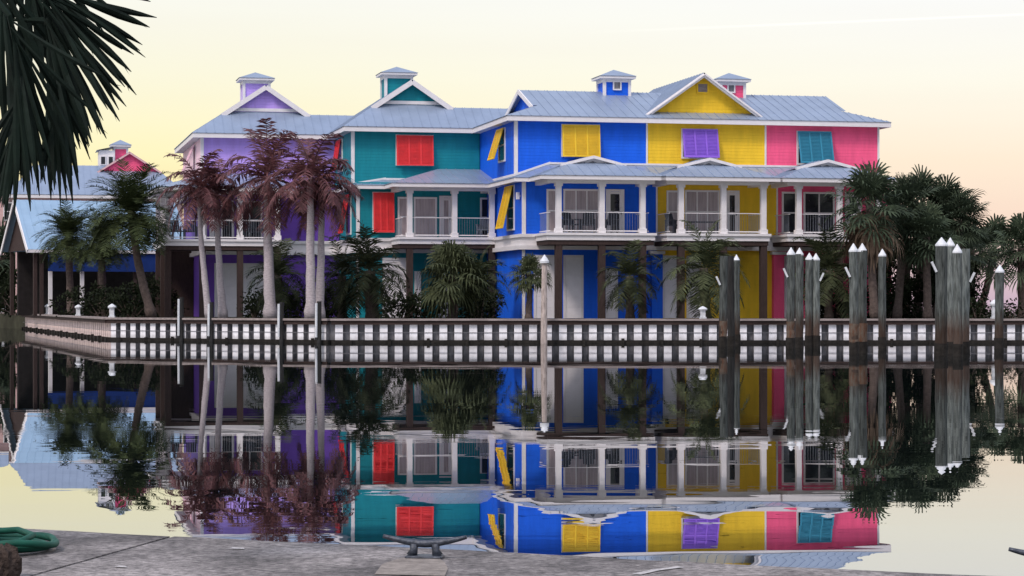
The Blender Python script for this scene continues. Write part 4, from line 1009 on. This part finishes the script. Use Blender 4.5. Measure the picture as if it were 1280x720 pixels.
# rough stump
rnd = random.Random(9); mb = MB(); o = dk(-2, 722)
pts = [(0,0,0),(0.0,0,0.03),(0.005,0,0.07),(0.0,0,0.105),(0,0,0.125)]; mb.tube(pts, [0.078,0.086,0.080,0.07,0.03], 28)
for i, v in enumerate(mb.v): mb.v[i] = v*(1+rnd.uniform(-.09,.09))
tag(mb.build('tree_stump', STUMPM, loc=o, smooth=False), 'rough dark brown stump in the lower left corner of the dock', 'stump')

# ------------------------------------------------------------------ near palm hanging into the picture (upper left)
def near_palm():
    root = empty('near_palm', (-3.6, 8.2, DZ), 0, 'near fan palm whose dark drooping fronds hang in the upper left corner', 'palm tree')
    o = Vector((-3.6, 8.2, DZ))
    top = Vector((0.25, 0.9, 3.4))
    b = MB(); b.tube([(0,0,0),(0.05,0.2,1.2),(0.15,0.6,2.5),top], [0.17,0.14,0.13,0.12], 14); b.build('trunk', BARK, root, smooth=True)
    rnd = random.Random(21)
    def frond(hx, hy, Y, segs, costa, seed, width=0.030, tilt=0.0):
        """hub at (hx,hy), list of (tip column, tip row, bend)"""
        rn = random.Random(seed); mb = MB()
        hub = at(hx, Y, py=hy) - o; c0 = at(costa[0], Y-0.15, py=costa[1]) - o
        mb.tube([top, (top+c0)/2+Vector((0,0,0.25)), c0, hub], [0.016,0.014,0.011,0.006], 6)
        dense = []
        for (p, q) in (zip(segs[:-1], segs[1:]) if seed < 3 else ()):
            dense += [p, ((p[0]+q[0])/2 + (hx-(p[0]+q[0])/2)*0.08 + rn.uniform(-3,3), (p[1]+q[1])/2 + (hy-(p[1]+q[1])/2)*0.08)]
        segs = dense + [segs[-1]] if dense else segs
        N = len(segs)
        for i, (tx, ty) in enumerate(segs):
            f = i/(N-1) if N > 1 else 0
            t = min(1, max(0, 0.1+0.85*f+rn.uniform(-.12,.12))) if seed < 3 else rn.uniform(0.05, 0.95); st = c0.lerp(hub, t)
            tip = at(tx, Y+rn.uniform(-0.25,0.25)+tilt*(f-0.5), py=ty) - o
            d = tip-st; L = d.length; d.normalize()
            vw = Vector((0,-1,0)); sd = d.cross(vw).normalized(); nn = sd.cross(d)
            K = 7; prevs = None; sag = rn.uniform(-0.02,0.05)*L
            rot = rn.uniform(-0.35,0.35)
            s2 = sd*math.cos(rot)+nn*math.sin(rot); n2 = nn*math.cos(rot)-sd*math.sin(rot)
            w0 = width*rn.uniform(.8,1.2)
            for k in range(K+1):
                q = k/K; p = st.lerp(tip, q) + Vector((0,0,sag*math.sin(q*math.pi)))+nn*0.03*math.sin(q*3+i)
                wd = w0*(0.3+0.7*min(1,q*1.6)) * (1 if q < 0.72 else max(0.10, 1-((q-0.72)/0.28)**1.8))
                cur = [p - s2*wd - n2*wd*0.35, p + n2*wd*0.25, p + s2*wd - n2*wd*0.35]
                if prevs: mb.add(prevs+cur, [(0,1,4,3),(1,2,5,4)])
                prevs = cur
            if rn.random() < 0.6:     # split tip
                e = tip - d*L*0.1; mb.add([e - s2*w0*0.25, e + s2*w0*0.15, e + d*L*rn.uniform(.05,.12)+sd*w0*rn.uniform(-1.4,1.4)], [(0,1,2)])
        mb.build('frond', L_NEAR, root)
    frond(62, 78, 9.0, [(205,-32),(200,22),(186,34),(182,72),(176,64),(170,118),(164,108),(156,132),(150,152),(143,138),(133,176),(126,168),(118,182),(112,202),(108,150),(101,238),(97,215),(90,256),(85,250),(80,232),(74,258),(70,240),(64,250),(60,222),(52,230)], (52,-45), 1, 0.0125)
    frond(34, 130, 8.8, [(130,96),(112,188),(86,196),(66,206),(55,230),(50,244),(44,216),(36,262),(30,240),(24,232),(16,268),(12,250),(8,278),(2,262),(-6,270),(-14,250),(-20,230),(-30,190),(40,200),(0,180)], (12,20), 2, 0.0115)
    frond(10, 40, 9.3, [(70,60),(62,110),(48,140),(40,150),(30,160),(18,170),(8,175),(-6,180),(-20,170),(-30,140),(80,30),(74,90),(22,120),(0,130)], (-10,-60), 3, 0.015)
    frond(40, -10, 9.4, [(120,70),(100,110),(84,120),(70,130),(56,110),(40,100),(24,120),(8,100),(-10,110),(130,40),(140,10),(110,90),(12,60),(30,80),(90,60),(150,60)], (20,-90), 4, 0.0155)
near_palm()

# ------------------------------------------------------------------ sky, sun, camera
SUN_EL, SUN_AZ = R(50), R(-142)     # azimuth measured from +Y towards +X; behind the viewer's left shoulder
world = bpy.data.worlds.new('World'); SC.world = world; world.use_nodes = True
nt = world.node_tree; N = nt.nodes; L = nt.links; N.clear()
out = N.new('ShaderNodeOutputWorld')
sky = N.new('ShaderNodeTexSky'); sky.sky_type = 'NISHITA'; sky.sun_disc = False; sky.sun_elevation = SUN_EL; sky.sun_rotation = SUN_AZ % (2*math.pi)
bg1 = N.new('ShaderNodeBackground'); bg1.inputs['Strength'].default_value = 0.05; L.new(sky.outputs[0], bg1.inputs['Color'])
tc = N.new('ShaderNodeTexCoord'); sp = N.new('ShaderNodeSeparateXYZ'); L.new(tc.outputs['Generated'], sp.inputs[0])
def ramp(stops):
    r = N.new('ShaderNodeValToRGB'); cr = r.color_ramp
    while len(cr.elements) < len(stops): cr.elements.new(0.5)
    for e, (p, c) in zip(cr.elements, stops): e.position = p; e.color = (*c, 1)
    L.new(sp.outputs['Z'], r.inputs['Fac']); return r
def lin(r, g, b):
    f = lambda c: (c/255/12.92 if c/255 <= 0.04045 else ((c/255+0.055)/1.055)**2.4)
    return (f(r), f(g), f(b))
left_r = ramp([(0.0, lin(240,190,120)), (0.035, lin(248,214,128)), (0.065, lin(251,232,158)), (0.10, lin(252,240,198)), (0.135, lin(252,243,222)), (0.35, lin(222,226,236)), (1.0, lin(170,190,225))])
right_r = ramp([(0.0, lin(196,160,190)), (0.015, lin(214,176,192)), (0.034, lin(238,196,178)), (0.062, lin(248,216,184)), (0.095, lin(250,236,210)), (0.13, lin(252,243,230)), (0.35, lin(222,226,236)), (1.0, lin(170,190,225))])
mr = N.new('ShaderNodeMapRange'); mr.inputs['From Min'].default_value = -0.20; mr.inputs['From Max'].default_value = 0.22; mr.interpolation_type = 'SMOOTHSTEP'
L.new(sp.outputs['X'], mr.inputs['Value'])
mx = N.new('ShaderNodeMixRGB'); L.new(mr.outputs[0], mx.inputs[0]); L.new(left_r.outputs[0], mx.inputs[1]); L.new(right_r.outputs[0], mx.inputs[2])
back = ramp([(0.0, (0.07,0.06,0.07)), (0.28, (0.14,0.13,0.15)), (0.52, (1.10,1.05,1.15)), (0.75, (2.3,2.25,2.4)), (1.0, (1.5,1.6,1.9))])
mb_ = N.new('ShaderNodeMapRange'); mb_.inputs['From Min'].default_value = 0.35; mb_.inputs['From Max'].default_value = -0.35; L.new(sp.outputs['Y'], mb_.inputs['Value'])
mx2 = N.new('ShaderNodeMixRGB'); L.new(mb_.outputs[0], mx2.inputs[0]); L.new(mx.outputs[0], mx2.inputs[1]); L.new(back.outputs[0], mx2.inputs[2])
# faint aircraft trail: a thin great-circle band in the sky
p0 = Vector(((750-640)/F, 1, (HZ-40)/F)).normalized(); p1 = Vector(((1280-640)/F, 1, (HZ-18)/F)).normalized(); pn = p0.cross(p1).normalized()
dt = N.new('ShaderNodeVectorMath'); dt.operation = 'DOT_PRODUCT'; dt.inputs[1].default_value = pn; L.new(tc.outputs['Generated'], dt.inputs[0])
ab = N.new('ShaderNodeMath'); ab.operation = 'ABSOLUTE'; L.new(dt.outputs['Value'], ab.inputs[0])
bw = N.new('ShaderNodeMapRange'); bw.inputs['From Min'].default_value = 0.0; bw.inputs['From Max'].default_value = 0.0008; bw.inputs['To Min'].default_value = 0.10; bw.inputs['To Max'].default_value = 0.0; L.new(ab.outputs[0], bw.inputs['Value'])
bx_ = N.new('ShaderNodeMapRange'); bx_.inputs['From Min'].default_value = 0.03; bx_.inputs['From Max'].default_value = 0.12; L.new(sp.outputs['X'], bx_.inputs['Value'])
by_ = N.new('ShaderNodeMath'); by_.operation = 'GREATER_THAN'; by_.inputs[1].default_value = 0.5; L.new(sp.outputs['Y'], by_.inputs[0])
m1 = N.new('ShaderNodeMath'); m1.operation = 'MULTIPLY'; L.new(bw.outputs[0], m1.inputs[0]); L.new(bx_.outputs[0], m1.inputs[1])
m2 = N.new('ShaderNodeMath'); m2.operation = 'MULTIPLY'; L.new(m1.outputs[0], m2.inputs[0]); L.new(by_.outputs[0], m2.inputs[1])
mx3 = N.new('ShaderNodeMixRGB'); mx3.blend_type = 'ADD'; mx3.inputs[0].default_value = 1.0; L.new(mx2.outputs[0], mx3.inputs[1]); L.new(m2.outputs[0], mx3.inputs[2]); mx2 = mx3
cm = N.new('ShaderNodeMapping'); cm.inputs['Scale'].default_value = (3.0, 3.0, 42.0); L.new(tc.outputs['Generated'], cm.inputs[0])
cn = N.new('ShaderNodeTexNoise'); cn.inputs['Scale'].default_value = 1.0; cn.inputs['Detail'].default_value = 5; L.new(cm.outputs[0], cn.inputs['Vector'])
cr_ = N.new('ShaderNodeValToRGB'); cr_.color_ramp.elements[0].position = 0.32; cr_.color_ramp.elements[1].position = 0.70
cr_.color_ramp.elements[0].color = (0.975, 0.955, 0.955, 1); cr_.color_ramp.elements[1].color = (1.0, 0.995, 1.0, 1); L.new(cn.outputs['Fac'], cr_.inputs['Fac'])
mx4 = N.new('ShaderNodeMixRGB'); mx4.blend_type = 'MULTIPLY'; mx4.inputs[0].default_value = 1.0; L.new(mx2.outputs[0], mx4.inputs[1]); L.new(cr_.outputs[0], mx4.inputs[2]); mx2 = mx4
bg2 = N.new('ShaderNodeBackground'); bg2.inputs['Strength'].default_value = 0.82; L.new(mx2.outputs[0], bg2.inputs['Color'])
ads = N.new('ShaderNodeAddShader'); L.new(bg1.outputs[0], ads.inputs[0]); L.new(bg2.outputs[0], ads.inputs[1]); L.new(ads.outputs[0], out.inputs['Surface'])

sl = bpy.data.lights.new('Sun', 'SUN'); sl.energy = 1.9; sl.angle = R(10); sl.color = (1.0, 0.86, 0.76)
so = bpy.data.objects.new('Sun', sl); COL.objects.link(so)
to_sun = Vector((math.sin(SUN_AZ)*math.cos(SUN_EL), math.cos(SUN_AZ)*math.cos(SUN_EL), math.sin(SUN_EL)))
so.rotation_euler = to_sun.to_track_quat('Z', 'Y').to_euler()

cd = bpy.data.cameras.new('Camera'); cam = bpy.data.objects.new('Camera', cd); COL.objects.link(cam)
cam.location = (0, 0, EYE); cam.rotation_euler = (R(90), 0, 0)
cd.sensor_width = 36; cd.lens = 36*F/1280; cd.shift_y = (HZ-360)/1280; cd.clip_start = 0.1; cd.clip_end = 12000
SC.camera = cam
SC.view_settings.view_transform = 'Standard'; SC.view_settings.look = 'None'; SC.view_settings.exposure = 0.0; SC.view_settings.gamma = 1.0
SC.view_settings.use_curve_mapping = False
SC.render.engine = 'CYCLES'
try:
    SC.cycles.use_denoising = True; SC.cycles.max_bounces = 6; SC.cycles.transparent_max_bounces = 6
except Exception: pass
